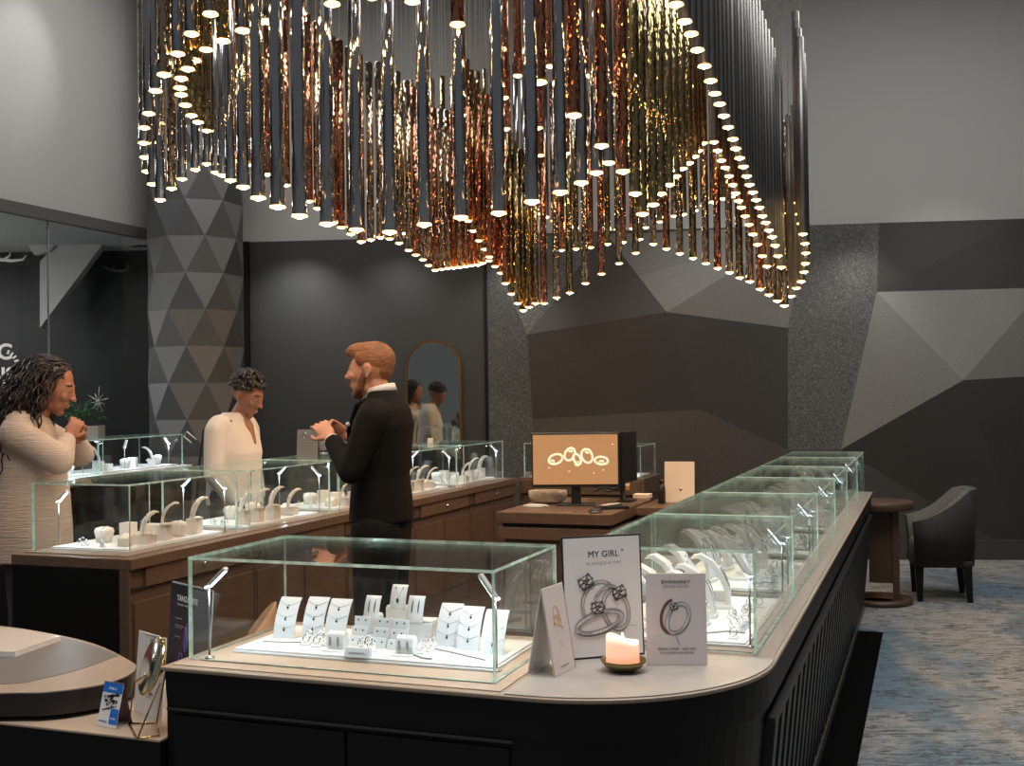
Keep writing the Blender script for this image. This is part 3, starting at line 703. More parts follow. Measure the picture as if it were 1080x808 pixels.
# earring ladders (sloped boards with rows of studs)
def ladder(px, label, rows=3, cols=2):
    t = thing('earring_stand', label, 'earring stand', onz(*px, TZ), RB, 'stepped earring stands in the front case')
    for r in range(rows):
        w = .046; y0 = r*.016; m_ = M(); z0 = r*.024
        m_.add([(-w/2,y0,0),(w/2,y0,0),(w/2,y0+.003,0),(-w/2,y0+.003,0),(-w/2,y0+.010,z0+.026),(w/2,y0+.010,z0+.026),(w/2,y0+.013,z0+.026),(-w/2,y0+.013,z0+.026)],[(3,2,1,0),(4,5,6,7),(0,1,5,4),(1,2,6,5),(2,3,7,6),(3,0,4,7)])
        m_.build('step','tray',t)
        for c in range(cols):
            f = (z0+.017)/(z0+.026)
            e = M(); e.ell(((c-.5)*.022, y0+.010*f-.0022, z0+.017),(.0027,.002,.0027),8); e.build('stud','gem',t)
for i, px in enumerate([(375,682),(398,684),(416,686)]): ladder(px, '%s stepped white stand with rows of dark stud earrings, front case' % ['left','middle','right'][i])
# hoop holders
def hoops(px, label):
    t = thing('hoop_holder', label, 'earring holder', onz(*px, TZ), RB, 'hoop earring holders in the front case')
    m_ = M(); m_.tube([(-.027,.018,.0),(-.027,.018,.0001)],.001,4)
    m_ = M(); P = [(.004,.0),(.0,.02),(.006,.042),(.018,.05),(.03,.042),(.036,.02),(.034,0)]
    vs = [(-.026,y,z) for y,z in P]+[(.026,y,z) for y,z in P]; n = len(P)
    m_.add(vs, [tuple(range(n)), tuple(range(n,2*n))[::-1]]+[(i,i+n,(i+1)%n+n,(i+1)%n) for i in range(n)], 0); m_.build('saddle','white',t,bevel=.003)
    M().box(-.028,.028,-.022,.034,0,.003).build('foot','white',t)
    for sx in (-1,1):
        h_ = M(); h_.tube([(sx*.012+.0045*math.sin(a)*.3, -.004+.002*math.sin(a), .024+.012*math.cos(a)) for a in [2*PI*j/18 for j in range(19)]], .0016, 6, caps=False); h_.build('hoop','steel',t)
hoops((353,686),'white saddle with two hoop earrings, left of the name plaque in front case'); hoops((426,691),'white saddle with two hoop earrings, right of the stepped stands in front case')
# ring clusters
for i, px in enumerate([(321,681),(332,683),(343,682),(324,676.5),(336,677.5)]): place('ringpad', onz(*px,TZ), RB, 'white ring wedge, one of a small cluster near the left boards of the front case', 'ring stand', 'ring wedges left in the front case')
for i, px in enumerate([(379,686),(388,684),(384,680),(393,688)]): place('ringpad', onz(*px,TZ), RB+.3*i, 'white ring wedge, one of a cluster behind the name plaque in front case', 'ring stand', 'ring wedges behind the name plaque')
for i, px in enumerate([(441,690),(449,688),(452,683),(444,684)]): place('ringpad', onz(*px,TZ), RB-.3*i, 'white ring wedge, one of a cluster right of centre in the front case', 'ring stand', 'ring wedges right in the front case')
t = thing('name_plaque', 'small pale grey wedge plaque at the front of the front case tray', 'plaque', onz(375,693.5,TZ), RB)
m_ = M(); m_.box(-.036,.036,0,.022,0,.022)
for v_ in m_.v:
    if v_.z > .01 and v_.y < .01: v_.y = .012
m_.build('wedge', mat('pale_blue_grey',(.55,.60,.64),.5), t, bevel=.001)
r_ = M(Matrix.Translation((0,.0045,.011)) @ Matrix.Rotation(-.5,4,'X')); r_.ribbon([(-.024,0),(.024,0)], .003); r_.build('lettering','inkm',t)
def chainline(pts, label, group=None, rr=.0026):
    t = thing('bracelet', label, 'bracelet', pts[0], 0, group); m_ = M(); n = 34
    L = [Vector(p)-Vector(pts[0]) for p in pts]
    for i in range(n):
        s_ = i/(n-1)*(len(L)-1); k = min(int(s_), len(L)-2); f = s_-k; p = L[k].lerp(L[k+1], f); m_.ell(p+Vector((0,0,rr)), (rr*1.05,rr*1.05,rr), 6)
    m_.build('links','steel',t)
chainline([onz(456,684.5,TZ), onz(485,691,TZ), onz(511,697,TZ)], 'long silver tennis bracelet lying on the tray in front of the right boards')
chainline([onz(435,691,TZ), onz(446,695,TZ), onz(455,696,TZ)], 'short silver bracelet curled beside the right ring wedges in front case')
chainline([onz(278,677,TZ), onz(298,678,TZ), onz(318,678,TZ)], 'thin silver bracelet lying before the leftmost necklace board', rr=.0018)

# ---- RIGHT RUN ------------------------------------------------------------------
names = ['nearest','second','third','fourth','fifth','farthest']
for i,(a_,b_) in enumerate(RU):
    nm = names[i]+(' from the near end' if 0 < i < 5 else '')
    w = '%s case on the black counter' % names[i]
    case(a_,b_,-.915,-.440,HC+.006,.272, '%s of the six glass display cases on the long black counter' % names[i])
    z = tray(a_+.07,b_-.06,-.885,-.475,HC+.006,'white tray in the %s' % w)
    case_light(W(a_+.08,-.468,HC+.006),'pole lamp at the near corner inside the %s' % w, RZ+PI-.5,.185,50,.24)
    case_light(W(b_-.06,-.465,HC+.006),'pole lamp at the far corner inside the %s' % w, RZ+PI+.5,.185,50,.24)
    rnd = random.Random(i)
    for k,(du,v) in enumerate([(.17,-.74),(.26,-.62),(.32,-.74),(.41,-.62),(.48,-.73),(.57,-.60),(.65,-.72)]):
        if a_+du+.1 > b_-.06: continue
        ar_ = place('arch', W(a_+du,v,z), RZ+PI/2+rnd.uniform(-.3,.2), 'white necklace stand, %s from the near end, in the %s' % (['first','second','third','fourth','fifth','sixth','seventh'][k], w), 'necklace stand', 'necklace stands on the black counter'); ar_.scale = (1.1,1.45,rnd.uniform(1.3,1.75))
    for k in range(14 if i < 3 else 7):
        u_, v_ = a_+rnd.uniform(.10,.6), rnd.uniform(-.585,-.495)
        if k < 14: place('ringpad' if k % 2 else 'ring', W(u_, v_, z), RZ+rnd.uniform(-.4,.4), 'tiny white stand with silver ring in the %s' % w, 'ring stand', 'ring stands in the %s' % w)
    chainline([W(a_+.16,-.60,z),W(a_+.2,-.55,z),W(a_+.19,-.5,z)], 'silver bracelet lying on the tray in the %s' % w, 'bracelets on the right counter', .003)
    if i < 4: place('wlow', W(b_-.22,-.66,z), RZ, 'low white block at the back of the %s' % w, 'display block', 'white blocks on the black counter')

# ---- LEFT RUN -------------------------------------------------------------------
for i,(a_,b_) in enumerate(LU):
    w = '%s case on the brown counter' % ['nearest','second','third','fourth','last'][i]
    case(a_,b_,-3.935,-3.385,HC+.003,.315,'%s of the five glass display cases on the long brown counter' % ['nearest','second','third','fourth','last'][i])
    z = tray(a_+.05,b_-.05,-3.87,-3.44,HC+.003,'white tray in the %s' % w,.014)
    case_light(W(a_+.09,-3.86,HC+.003),'pole lamp at the outer near corner inside the %s' % w, RZ,.215,45,.7)
    case_light(W(b_-.05,-3.43,HC+.003),'pole lamp at the aisle side far corner inside the %s' % w, RZ+PI*1.1,.225,50,.7)
    rnd = random.Random(20+i)
    c = 'c' if i != 4 else 'w'
    lay = [(c+'slant',.13,-3.53),(c+'low',.22,-3.50),(c+'block',.37,-3.50),(c+'pillow',.50,-3.52),(c+'block',.64,-3.52),(c+'pillow',.20,-3.72),(c+'block',.40,-3.74),(c+'low',.60,-3.75)]
    if i in (1,3): lay = [(c+'block',.09,-3.50),(c+'block',.23,-3.50),(c+'block',.37,-3.49),(c+'low',.60,-3.52),(c+'pillow',.52,-3.72),(c+'pillow',.30,-3.72),(c+'slant',.68,-3.60)]
    cnt = {}
    for k,(kd,du,v) in enumerate(lay):
        bn = kd[1:]; wd = {'slant':'sloping','low':'low','block':'square','pillow':'rounded'}[bn]
        cat = 'bracelet pillow' if bn == 'pillow' else 'display block'
        lb = '%s %s, %s %s side piece, in the %s' % (wd, 'bracelet cushion' if bn == 'pillow' else 'display block', ['first','second','third','fourth','fifth'][sum(1 for q in lay[:k] if (q[2] > -3.6) == (v > -3.6))], 'aisle' if v > -3.6 else 'far', w)
        place(kd, W(a_+du,v,z), RZ+rnd.uniform(-.1,.1), lb, cat, 'blocks and cushions on the left counter')
        if bn in ('block','low') and k < 6:
            hh = .075 if bn == 'block' else .045
            place('carch' if c == 'c' else 'arch', W(a_+du+.005,v,z+hh), RZ+rnd.uniform(-1.2,-.5), 'necklace stand on %s block, %s in line, in the %s' % (wd, ['first','second','third','fourth','fifth','sixth'][k], w), 'necklace stand', 'necklace stands on the left counter')
    for k in range(9):
        place('ring' if k % 2 else 'ringpad', W(a_+rnd.uniform(.07,.16), rnd.uniform(-3.82,-3.60), z) if k < 6 else W(a_+rnd.uniform(.2,.7), rnd.uniform(-3.62,-3.60), z), RZ, 'tiny white stand with silver ring in the %s' % w, 'ring stand', 'ring stands in the %s' % w)
# ---- BACK RUN -------------------------------------------------------------------
case(9.16,9.70,-3.27,-2.78,HC,.29,'glass display case on the back counter, left of the monitors')
case(9.16,9.70,-2.70,-2.25,HC,.27,'glass display case on the back counter, just right of the monitors')
zb = tray(9.20,9.66,-3.23,-2.82,HC,'white tray in the glass case left of the monitors'); zc = tray(9.20,9.66,-2.66,-2.29,HC,'white tray in the glass case right of the monitors')
place('wlow',W(9.24,-3.16,zb),RZ,'white low block in the back counter case, left of the monitors','display block',None); place('wblock',W(9.24,-3.02,zb),RZ,'square white block in the back counter case, left of the monitors','display block',None)
place('arch',W(9.25,-3.16,zb+.045),RZ-.6,'white necklace stand on the low block at the back counter, left of monitors','necklace stand',None); place('arch',W(9.25,-3.02,zb+.075),RZ-.6,'white necklace stand on the square block at the back counter','necklace stand',None)
place('board',W(9.35,-2.50,zc),RZ,'white board in the small case right of the monitors','necklace board',None)
for k in range(5): place('ring',W(9.26,-2.60+k*.05,zc),RZ,'tiny white ring stand in the small glass case right of the monitors','ring stand','ring stands in the back right case')
case_light(W(9.25,-2.31,HC),'bright pole lamp in the small glass case right of the monitors',RZ+PI,.19,45,.8); case_light(W(9.25,-3.22,HC),'pole lamp in the back counter case left of the monitors',RZ,.21,45,.8)
# ---- FAR LEFT CASES -------------------------------------------------------------
def floc(x, y, z=0): return FT @ Vector((x,y,z))
tr_, tr_l = ['far case beside the faceted column','far case behind the long haired person'], []
segs = [(1.42,LF-.10),(.55,1.37)]
for i,(a_,b_) in enumerate(segs):
    t = case(0,.40,0,b_-a_,0,.25,['glass display case on the far counter in front of the faceted column','glass display case on the far counter behind the long haired person'][i],rz=fz,loc=floc(a_,.06,HF))
    tt_ = thing('display_tray','white tray in the %s' % tr_[i],'tray',floc(a_+.04,.09,HF),fz,'white trays in the glass cases'); M().box(0,b_-a_-.08,0,.34,0,.012).build('pad','white',tt_,bevel=.002)
    n = 6
    for k in range(n):
        x = a_+.10+(b_-a_-.2)*k/(n-1)
        kd = ['wblock','wlow','wpillow','wblock','wslant','wpillow'][k]
        place(kd, floc(x,.14+.05*(k % 2),HF+.012), fz+.1*k, 'white display piece, %s in line, in the %s' % (['first','second','third','fourth','fifth','sixth'][k], tr_[i]), 'display block', 'white display pieces at far left')
        if k % 2 == 0 and kd != 'wpillow': place('board' if k == 0 else 'arch', floc(x,.16,HF+.012+(.075 if kd == 'wblock' else .04 if kd == 'wslant' else .045)), fz+.4, 'necklace stand on the %s white piece in the %s' % (['first','second','third','fourth','fifth','sixth'][k], tr_[i]), 'necklace stand', 'necklace stands at far left')
    case_light(floc(b_-.08,.14,HF),'pole lamp at the right end of the %s' % tr_[i],fz+PI,.17,45,.9); case_light(floc(a_+.35,.12,HF),'pole lamp left of centre in the %s' % tr_[i],fz+.3,.17,45,.9)

for k_, (o_, unused) in list(PROTO.items()):
    if unused:
        for d_ in [c for ch in o_.children for c in ch.children]+list(o_.children)+[o_]: bpy.data.objects.remove(d_)
# ================================================================ SIGNS AND SMALL THINGS ON THE FRONT COUNTER
def face_rz(P, extra=0.): return math.atan2(P.x, -P.y)*-1+extra     # turn the local -y side to the camera
ZS = HC+.004
def sign_base(name, label, bl, br, z, h, lean, th=.005, cat='sign', front='paper', border=None, bw=.004):
    A, B = onz(*bl, z), onz(*br, z); C_ = (A+B)/2; w = (B-A).length; rz = math.atan2(B.y-A.y, B.x-A.x)
    t = thing(name, label, cat, C_, rz)
    T = Matrix.Rotation(-lean,4,'X')
    p = bpy.data.objects.new('x', None)
    m_ = M(T); m_.box(-w/2,w/2,0,th,0,h); pn = m_.build('panel', border or front, t, bevel=.0006)
    if border: M(T).box(-w/2+bw,w/2-bw,-.0006,.0,bw,h-bw).build('poster', front, t)
    return t, w, T
def lettr(t, T, body, size, mi, x, z, **k):
    p = T @ Vector((x,-.0009,z)); lean = math.atan2((T @ Vector((0,0,1))).y, (T @ Vector((0,0,1))).z)
    return text(body, size, mi, t, p, (PI/2-lean,0,0), **k)
def oval(cx, cz, a, b, rot, n=28, t0=0, t1=2*PI):
    c, s_ = math.cos(rot), math.sin(rot); r = []
    for i in range(n+1):
        th = t0+(t1-t0)*i/n; x, z = a*math.cos(th), b*math.sin(th); r.append((cx+x*c-z*s_, cz+x*s_+z*c))
    return r
def printed(t, T, name, strokes):
    m_ = {}
    for pts, w, mi in strokes: m_.setdefault(mi, []).append((pts, w))
    for k, (mi, L) in enumerate(m_.items()):
        q = M(T @ Matrix.Translation((0,-.0009-.00015*k,0)))
        for pts, w in L: q.ribbon(pts, w, .0001)
        q.build(name, mi, t)
def gemshape(cx, cz, s_, rot=0.):
    R = lambda x, z: (cx+x*math.cos(rot)-z*math.sin(rot), cz+x*math.sin(rot)+z*math.cos(rot))
    q = [R(-s_,0),R(0,s_),R(s_,0),R(0,-s_),R(-s_,0)]
    L = [(q, s_*.3, 'inkg')]
    for a_, b_ in (((-.5,.5),(.5,-.5)),((-.5,-.5),(.5,.5)),((-.6,.1),(.1,.7)),((-.1,-.7),(.6,-.1)),((-.3,0),(.3,.1)),((0,-.35),(.05,.4))):
        L.append(([R(a_[0]*s_,a_[1]*s_),R(b_[0]*s_,b_[1]*s_)], s_*.16, 'ink' if a_[0] < -.4 else 'inkm'))
    return L
# MY GIRL sign
t, w, T = sign_base('framed_sign','tall white black-bordered ring sign reading MY GIRL standing behind the candle',(596,697),(680,690),ZS,.318,.06,.006,border='ink',bw=.0045)
lettr(t,T,'MY GIRL',.0235,'ink',.004,.262); lettr(t,T,'AS UNIQUE AS YOU',.0098,'inkm',.004,.243,spacing=1.15); lettr(t,T,'®',.008,'ink',.058,.275)
def band(cx, cz, a, b, rot, w, t0=0, t1=2*PI):
    L = [(oval(cx,cz,a,b,rot,36,t0,t1), w, 'inkl')]
    L += [(oval(cx,cz,a+w*.5,b+w*.5,rot,36,t0,t1), w*.16, 'inkg'),(oval(cx,cz,a-w*.5,b-w*.5,rot,36,t0,t1), w*.16, 'inkg')]
    d = t1-t0
    for f0, f1, q, ww, c_ in ((.05,.35,.22,.22,'inkm'),(.42,.7,-.2,.28,'inkm'),(.15,.28,-.25,.16,'inkg'),(.55,.8,.28,.14,'inkg'),(.8,.97,0,.2,'inkm'),(.3,.45,.05,.2,'paper'),(.68,.8,-.05,.24,'paper')):
        L.append((oval(cx,cz,a+w*q,b+w*q,rot,14,t0+d*f0,t0+d*f1), w*ww, c_))
    return L
printed(t,T,'ring_print',band(-.012,.142,.046,.056,-.35,.009,PI*.1,PI*1.35))
printed(t,T @ Matrix.Translation((0,-.001,0)),'ring_print',band(.034,.122,.034,.052,.25,.010))
printed(t,T @ Matrix.Translation((0,-.002,0)),'ring_print',band(.008,.160,.034,.020,.55,.007,PI*.05,PI*1.1))
S = band(-.014,.092,.064,.024,.24,.013)+[(oval(-.016,.086,.060,.024,.24,20,PI*1.05,PI*1.9), .0035, 'inkg')]
S += [([(-.09,.064),(-.05,.061),(.0,.071)], .0022, 'inkl'),([(.03,.078),(.06,.081),(.09,.077)], .0022, 'inkl')]
def gem2(cx, cz, s_, rot=0.):
    R = lambda x, z: (cx+(x*math.cos(rot)-z*math.sin(rot))*s_, cz+(x*math.sin(rot)+z*math.cos(rot))*s_)
    L = [([R(-.55,0),R(.55,0)], s_*1.0, 'inkm')]
    for p in ([(-1,0),(-.6,.75),(.6,.75),(1,0),(.6,-.75),(-.6,-.75),(-1,0)],[(-.6,.75),(0,.2),(.6,.75)],[(-1,0),(-.4,.1),(0,.2),(.5,.1),(1,0)],[(-.6,-.75),(-.1,-.2),(.6,-.75)],[(-.4,.1),(-.1,-.2),(.5,.1)]): L.append(([R(*q) for q in p], s_*.13, 'ink'))
    for p in ([(-.75,.3),(-.4,.4)],[(.2,-.3),(.6,-.1)],[(-.1,.45),(.2,.5)],[(-.6,-.25),(-.3,-.1)],[(.55,.25),(.8,.1)]): L.append(([R(*q) for q in p], s_*.2, 'paper'))
    for p in ([(-.9,.5),(-.7,.9)],[(.9,.5),(.7,.9)],[(-.9,-.5),(-.7,-.9)],[(.9,-.5),(.7,-.9)]): L.append(([R(*q) for q in p], s_*.22, 'inkg'))
    return L
S += gem2(-.048,.198,.021,.5)+gem2(.044,.166,.020,.35)+gem2(-.018,.130,.019,.1)
printed(t,T @ Matrix.Translation((0,-.003,0)),'ring_print',S)
# offer card
t, w, T = sign_base('counter_card','mauve grey card with one crossed ring and special offer text, right of the candle',(682.5,701.5),(746.5,701.5),ZS,.23,.10,.004,front='papergrey')
lettr(t,T,'SHIMANSKY',.0118,'ink',0,.205,bold=.0,spacing=1.2); lettr(t,T,'CAPE TOWN • NEW YORK',.0046,'inkg',0,.1965,spacing=1.25)
lettr(t,T,'SPECIAL OFFER • FREE GIFT',.0072,'inkg',0,.0385,spacing=1.1); lettr(t,T,'ON ALL DIAMOND RINGS PURCHASED',.0046,'inkg',0,.030,spacing=1.05)
S = [(oval(-.009,.122,.042,.028,1.32,30,PI*.12,PI*1.12), .009, 'inkbrown'),(oval(-.009,.122,.0375,.0235,1.32,30,PI*.12,PI*1.12), .002, 'inkl')]
S += band(.004,.117,.039,.025,1.12,.0085)+gem2(-.006,.146,.0105,.3)+[([(-.002,.074),(.004,.060),(.007,.052)], .003, 'inkm')]
printed(t,T,'ring_print',S)
# tent card with gold drawing
A, B = onz(585,714.5,ZS), onz(607,703,ZS); C_ = (A+B)/2; rz = math.atan2(B.y-A.y,B.x-A.x); w = (B-A).length
t = thing('tent_card','narrow white folding tent card with gold line drawing at left of the tall sign','card',C_,rz)
H_ = .215; T = Matrix.Rotation(-.16,4,'X'); M(T).box(-w/2,w/2,0,.002,0,H_).build('front_panel','paperp',t)
M(Matrix.Translation((0,.075,0)) @ Matrix.Rotation(.185,4,'X')).box(-w/2,w/2,-.002,0,0,H_).build('back_panel','paper',t)
g = 'inkgold'
S = [([(-.02,.115),(-.017,.15),(-.008,.165),(.008,.16),(.014,.15),(.012,.128)],.003,g),([(-.016,.137),(.016,.14),(.019,.12)],.003,g),([(-.022,.125),(0,.119),(.024,.108),(.022,.10)],.004,g),([(-.012,.147),(.006,.122),(-.018,.098)],.0025,g),([(.01,.155),(.002,.135),(.022,.118)],.002,g)]
S += [([(-.006,.075),(.006,.075)],.002,'inkm'),([(-.004,.066),(.005,.066)],.002,'inkm'),([(-.022,.016),(.022,.016)],.0022,'inkg')]
printed(t,T,'printed_drawing',S)
for ex in ((-w/2,-w/2+.0015),(w/2-.0015,w/2)): M(T).box(ex[0],ex[1],-.0006,.0,0,H_).build('dark_edge','inkg',t)
# candle in brass bowl
P = onz(659,710,ZS); bw_ = thing('candle_bowl','shallow aged brass bowl under the pink pillar candle','bowl',P+Vector((0,.03,0)))
M().lathe([(0,.0),(.028,0),(.034,.003),(.046,.010),(.056,.022),(.058,.028),(.055,.028),(.052,.021),(.04,.013),(0,.012)],36).build('bowl','brass',bw_)
cd = thing('pillar_candle','lit pale pink pillar candle with uneven melted rim','candle',P+Vector((-.002,.03,.0125)))
m_ = M(); n = 32; rr = .042; vs = []; prof = [(rr,0),(rr,.03),(rr,.055),('o',0),('i',0),(.026,.050),(0,.047)]
rim = lambda a: .066+.009*math.cos(a-PI)+.004*math.sin(3*a+1)
for pr_ in prof:
    for k in range(n):
        a_ = 2*PI*k/n
        if pr_[0] == 'o': r_, z_ = rr*.985, rim(a_)
        elif pr_[0] == 'i': r_, z_ = rr*.84, rim(a_)-.002
        else: r_, z_ = pr_
        vs.append((r_*math.cos(a_), r_*math.sin(a_), z_))
fs = [tuple(range(n))[::-1]]
for i in range(len(prof)-1):
    for k in range(n): fs.append((i*n+k, i*n+(k+1)%n, (i+1)*n+(k+1)%n, (i+1)*n+k))
m_.add(vs, fs, 0, True); m_.build('wax_body','wax',cd)
M().tube([(0,0,.046),(.001,0,.058)],.001,6).build('wick','ink',cd); m_ = M(); m_.lathe([(0,.052),(.0045,.058),(.0055,.064),(.003,.073),(0,.082)],12); m_.build('flame','flame',cd)
# ================================================================ LEFT FRONT: shelf, table, cards
sh = CB('low_shelf','low black shelf with pale wooden top, left of the front counter','shelf')
M().box(-3.6,-1.889,2.455,3.12,.613,.62).build('top_board','oak2',sh,bevel=.002); M().box(-3.6,-1.889,2.457,3.10,0,.613).build('body','black',sh)
def catmull(P, n=6):
    R = []; L = len(P)
    for i in range(L):
        p0,p1,p2,p3 = P[i-1],P[i],P[(i+1)%L],P[(i+2)%L]
        for k in range(n):
            t_ = k/n; R.append(tuple(.5*((2*p1[j])+(-p0[j]+p2[j])*t_+(2*p0[j]-5*p1[j]+4*p2[j]-p3[j])*t_*t_+(-p0[j]+3*p1[j]-3*p2[j]+p3[j])*t_**3) for j in (0,1)))
    return R
ZT = .70
tp = [tuple(onz(x,y,ZT)[:2]) for x,y in [(0,731),(50,730),(100,723.5),(130,715),(144,705),(138,697),(100,679),(50,667.5),(0,660)]]
tp += [(-2.2,4.22),(-2.7,4.12),(-2.95,3.72),(-2.65,3.32),(-2.0,3.12)]
tp = catmull(tp, 5); tcx = sum(p[0] for p in tp)/len(tp); tcy = sum(p[1] for p in tp)/len(tp)
def off(P, d):
    return [((p[0]-tcx)*(1-d)+tcx, (p[1]-tcy)*(1-d)+tcy) for p in P]
t = thing('round_table','low rounded dark table with taupe rim and grey inlaid top at the left','table',(0,0,0))
M().prism(tp, ZT-.065, ZT-.003).build('top_edge', mat('dark_table_edge',(.018,.013,.012),.35,bump=.05,bscale=9,stretch=(1,1,9),var=.3), t)
M().prism(off(tp,.004), ZT-.003, ZT).build('top_rim','oak',t)
inl = catmull([tuple(onz(x,y,ZT)[:2]) for x,y in [(0,722),(40,717),(85,706),(118,694),(122,690),(80,676),(45,669),(0,663)]]+[(-2.2,4.17),(-2.65,4.07),(-2.88,3.72),(-2.6,3.37),(-2.0,3.18)],5)
M().prism(inl, ZT-.001, ZT+.0012).build('inlay', mat('grey_inlay',(.13,.12,.115),.4), t)
M().prism(off(tp,.07), .621, ZT-.065).build('plinth','black',t)
t = thing('brochure_stack','white booklet lying on the rounded table at the far left','booklet',(0,0,ZT+.0015))
bp_ = [onz(x,y,ZT+.0015) for x,y in [(-25,692),(16,693),(64,676),(20,668),(-10,666)]]
M().prism([(p.x,p.y) for p in bp_], 0, .013).build('pages','paper',t,bevel=.002)
bp2 = [(p.x*.985-.02,p.y*.99+.03) for p in bp_]; M().prism([(p.x,p.y) for p in bp_], .0135, .016).build('cover', mat('translucent_cover',(.62,.58,.54),.15), t, bevel=.001)
ZL = .621
# white leaflet
t, w, T = sign_base('leaflet','white printed leaflet standing upright behind the round gold mirror',(141,749),(170,761),ZL,.225,.08,.002,cat='leaflet',front='paper')
lettr(t,T,'DIAMOND ENGAGEMENT',.0062,'inkm',-.002,.218); lettr(t,T,'RINGS',.0085,'inkg',.002,.205); lettr(t,T,'SHIMANSKY',.0105,'inkg',.0,.058,bold=.0001); lettr(t,T,'DIAMONDS',.005,'inkm',.0,.05)
M(T).box(-.012,.012,-.001,0,.078,.092).build('printed_label','inkg',t)
# blue leaflet tent
A, B = onz(102,765,ZL), onz(122,769,ZL); C_ = (A+B)/2; rz = math.atan2(B.y-A.y,B.x-A.x); w = (B-A).length
t = thing('folded_leaflet','small blue and white folded leaflet standing on the low shelf','leaflet',C_,rz)
H_ = .118; T = Matrix.Rotation(-.25,4,'X'); M(T).box(-w/2,w/2,0,.0012,0,H_).build('front_panel','paper',t)
BK = Matrix.Translation((0,.058,0)) @ Matrix.Rotation(.25,4,'X'); M(BK).box(-w/2,w/2,-.0012,0,0,H_).build('back_panel','purplecard',t)
q = M(T); q.box(-w/2,w/2,-.0006,0,H_*.76,H_); q.build('header_print','blue',t); q = M(T); q.box(w*.08,w/2,-.0008,0,H_*.08,H_*.42); q.build('corner_print','blue',t)
q = M(T)
rnd = random.Random(3)
for k in range(12): q.ribbon([(rnd.uniform(-w*.4,w*.1),rnd.uniform(.042,.085)),(rnd.uniform(-w*.2,w*.42),rnd.uniform(.045,.09))], rnd.uniform(.002,.007), .0007)
q.build('printed_photo','ink',t); q = M(T)
for k in range(7): q.ribbon([(rnd.uniform(-w*.4,w*.3),rnd.uniform(.045,.088)),(rnd.uniform(-w*.3,w*.4),rnd.uniform(.045,.088))], rnd.uniform(.001,.003), .0009)
q.build('printed_highlights','inkl',t)
for z_, s_, x_, mi in ((H_*.83,.011,0,'inkw'),(H_*.1,.008,-w*.22,'blue'),(H_*.18,.009,w*.27,'inkw')): 
    p = T @ Vector((x_,-.001,z_)); text('AFRICA' if mi == 'inkw' and x_ == 0 else ('DIAMOND' if mi == 'blue' else 'OPEN'), s_*.8, mi, t, p, (PI/2-.25,0,0))
# tanzanite sign
P = Vector((-1.063,3.46,ZL)); t = thing('counter_sign','dark navy sign starting TANZA with violet gem pictures, behind the left end of front case','sign',P+Vector((.086,-.094,0)),math.radians(-47))
T = Matrix.Rotation(-.07,4,'X'); hs = .325
M(T).box(-.125,.125,0,.003,0,hs).build('poster','carddark',t); m_ = M(T); m_.box(-.127,.127,.003,.006,-.0,hs+.004); m_.build('clear_holder', mat('acrylic_rim',(.55,.6,.62),.2), t)
lettr(t,T,'TANZANITE',.0235,'inkw',-.082,hs-.048,align='LEFT',bold=.0003); lettr(t,T,'THE RAREST GEMSTONE',.0085,'inkl',-.082,hs-.062,align='LEFT')
S = [([(-.085,hs-.10-.001),(-.045,hs-.10)],.0035,'inkm'),([(-.085,hs-.122),(-.03,hs-.122)],.003,'inkm'),([(-.085,hs-.128),(-.04,hs-.128)],.002,'inkm'),([(-.085,hs-.155),(-.05,hs-.155)],.003,'inkm')]
S += [(oval(-.012,hs-.15,.012,.040,-.12),.008,'violet'),(oval(-.012,hs-.15,.006,.028,-.12),.006,'violet'),(oval(-.04,hs-.215,.010,.016,.3),.007,'violet'),(oval(-.01,hs-.24,.012,.018,-.2),.008,'violet'),([(-.018,hs-.12),(-.008,hs-.16)],.003,'inkl')]
printed(t,T,'gem_print',S)
# gold vanity mirror
bm = onz(150,781,ZL); t = thing('vanity_mirror','round gold rimmed vanity mirror on a thin wire stand, front left','mirror',bm,0)
cen = ond(159.5,702,bm.y+.09)-bm
ax = Vector((-.80,-.5,.33)).normalized(); Rm = ax.to_track_quat('Z','X').to_matrix().to_4x4(); Tm = Matrix.Translation(cen) @ Rm
M(Tm).lathe([(.0,-.007),(.072,-.007),(.079,-.004),(.0795,.0),(.078,.003),(.0745,.0036),(.074,.003),(0,.003)],48).build('rim','gold',t)
M(Tm).lathe([(0,.0031),(.0738,.0031),(.0738,.0036),(0,.0036)],48).build('mirror_glass',mat('vanity_mirror_glass',(.62,.61,.50),.22,1.),t)
M(Tm).lathe([(0,-.03),(.022,-.03),(.026,-.012),(0,-.012)],24).build('back_boss','gold',t)
g0 = [onz(x,y,ZL+.003)-bm for x,y in [(136,763),(145,779),(168,776),(165,763)]]; tpL, tpR = cen+Vector((-.045,-.0,-.045)), cen+Vector((.03,.03,-.02))
M().tube(g0+[g0[0]],.0026,8).build('base_ring','gold',t)
M().tube([g0[0],tpL],.0022,8).build('leg','bronze',t); M().tube([g0[1],tpR+Vector((-.01,-.02,-.03))],.0022,8).build('leg','bronze',t); M().tube([g0[3],tpR],.0022,8).build('leg','bronze',t); M().tube([tpL,cen-ax*.02,tpR],.003,8).build('yoke','gold',t)
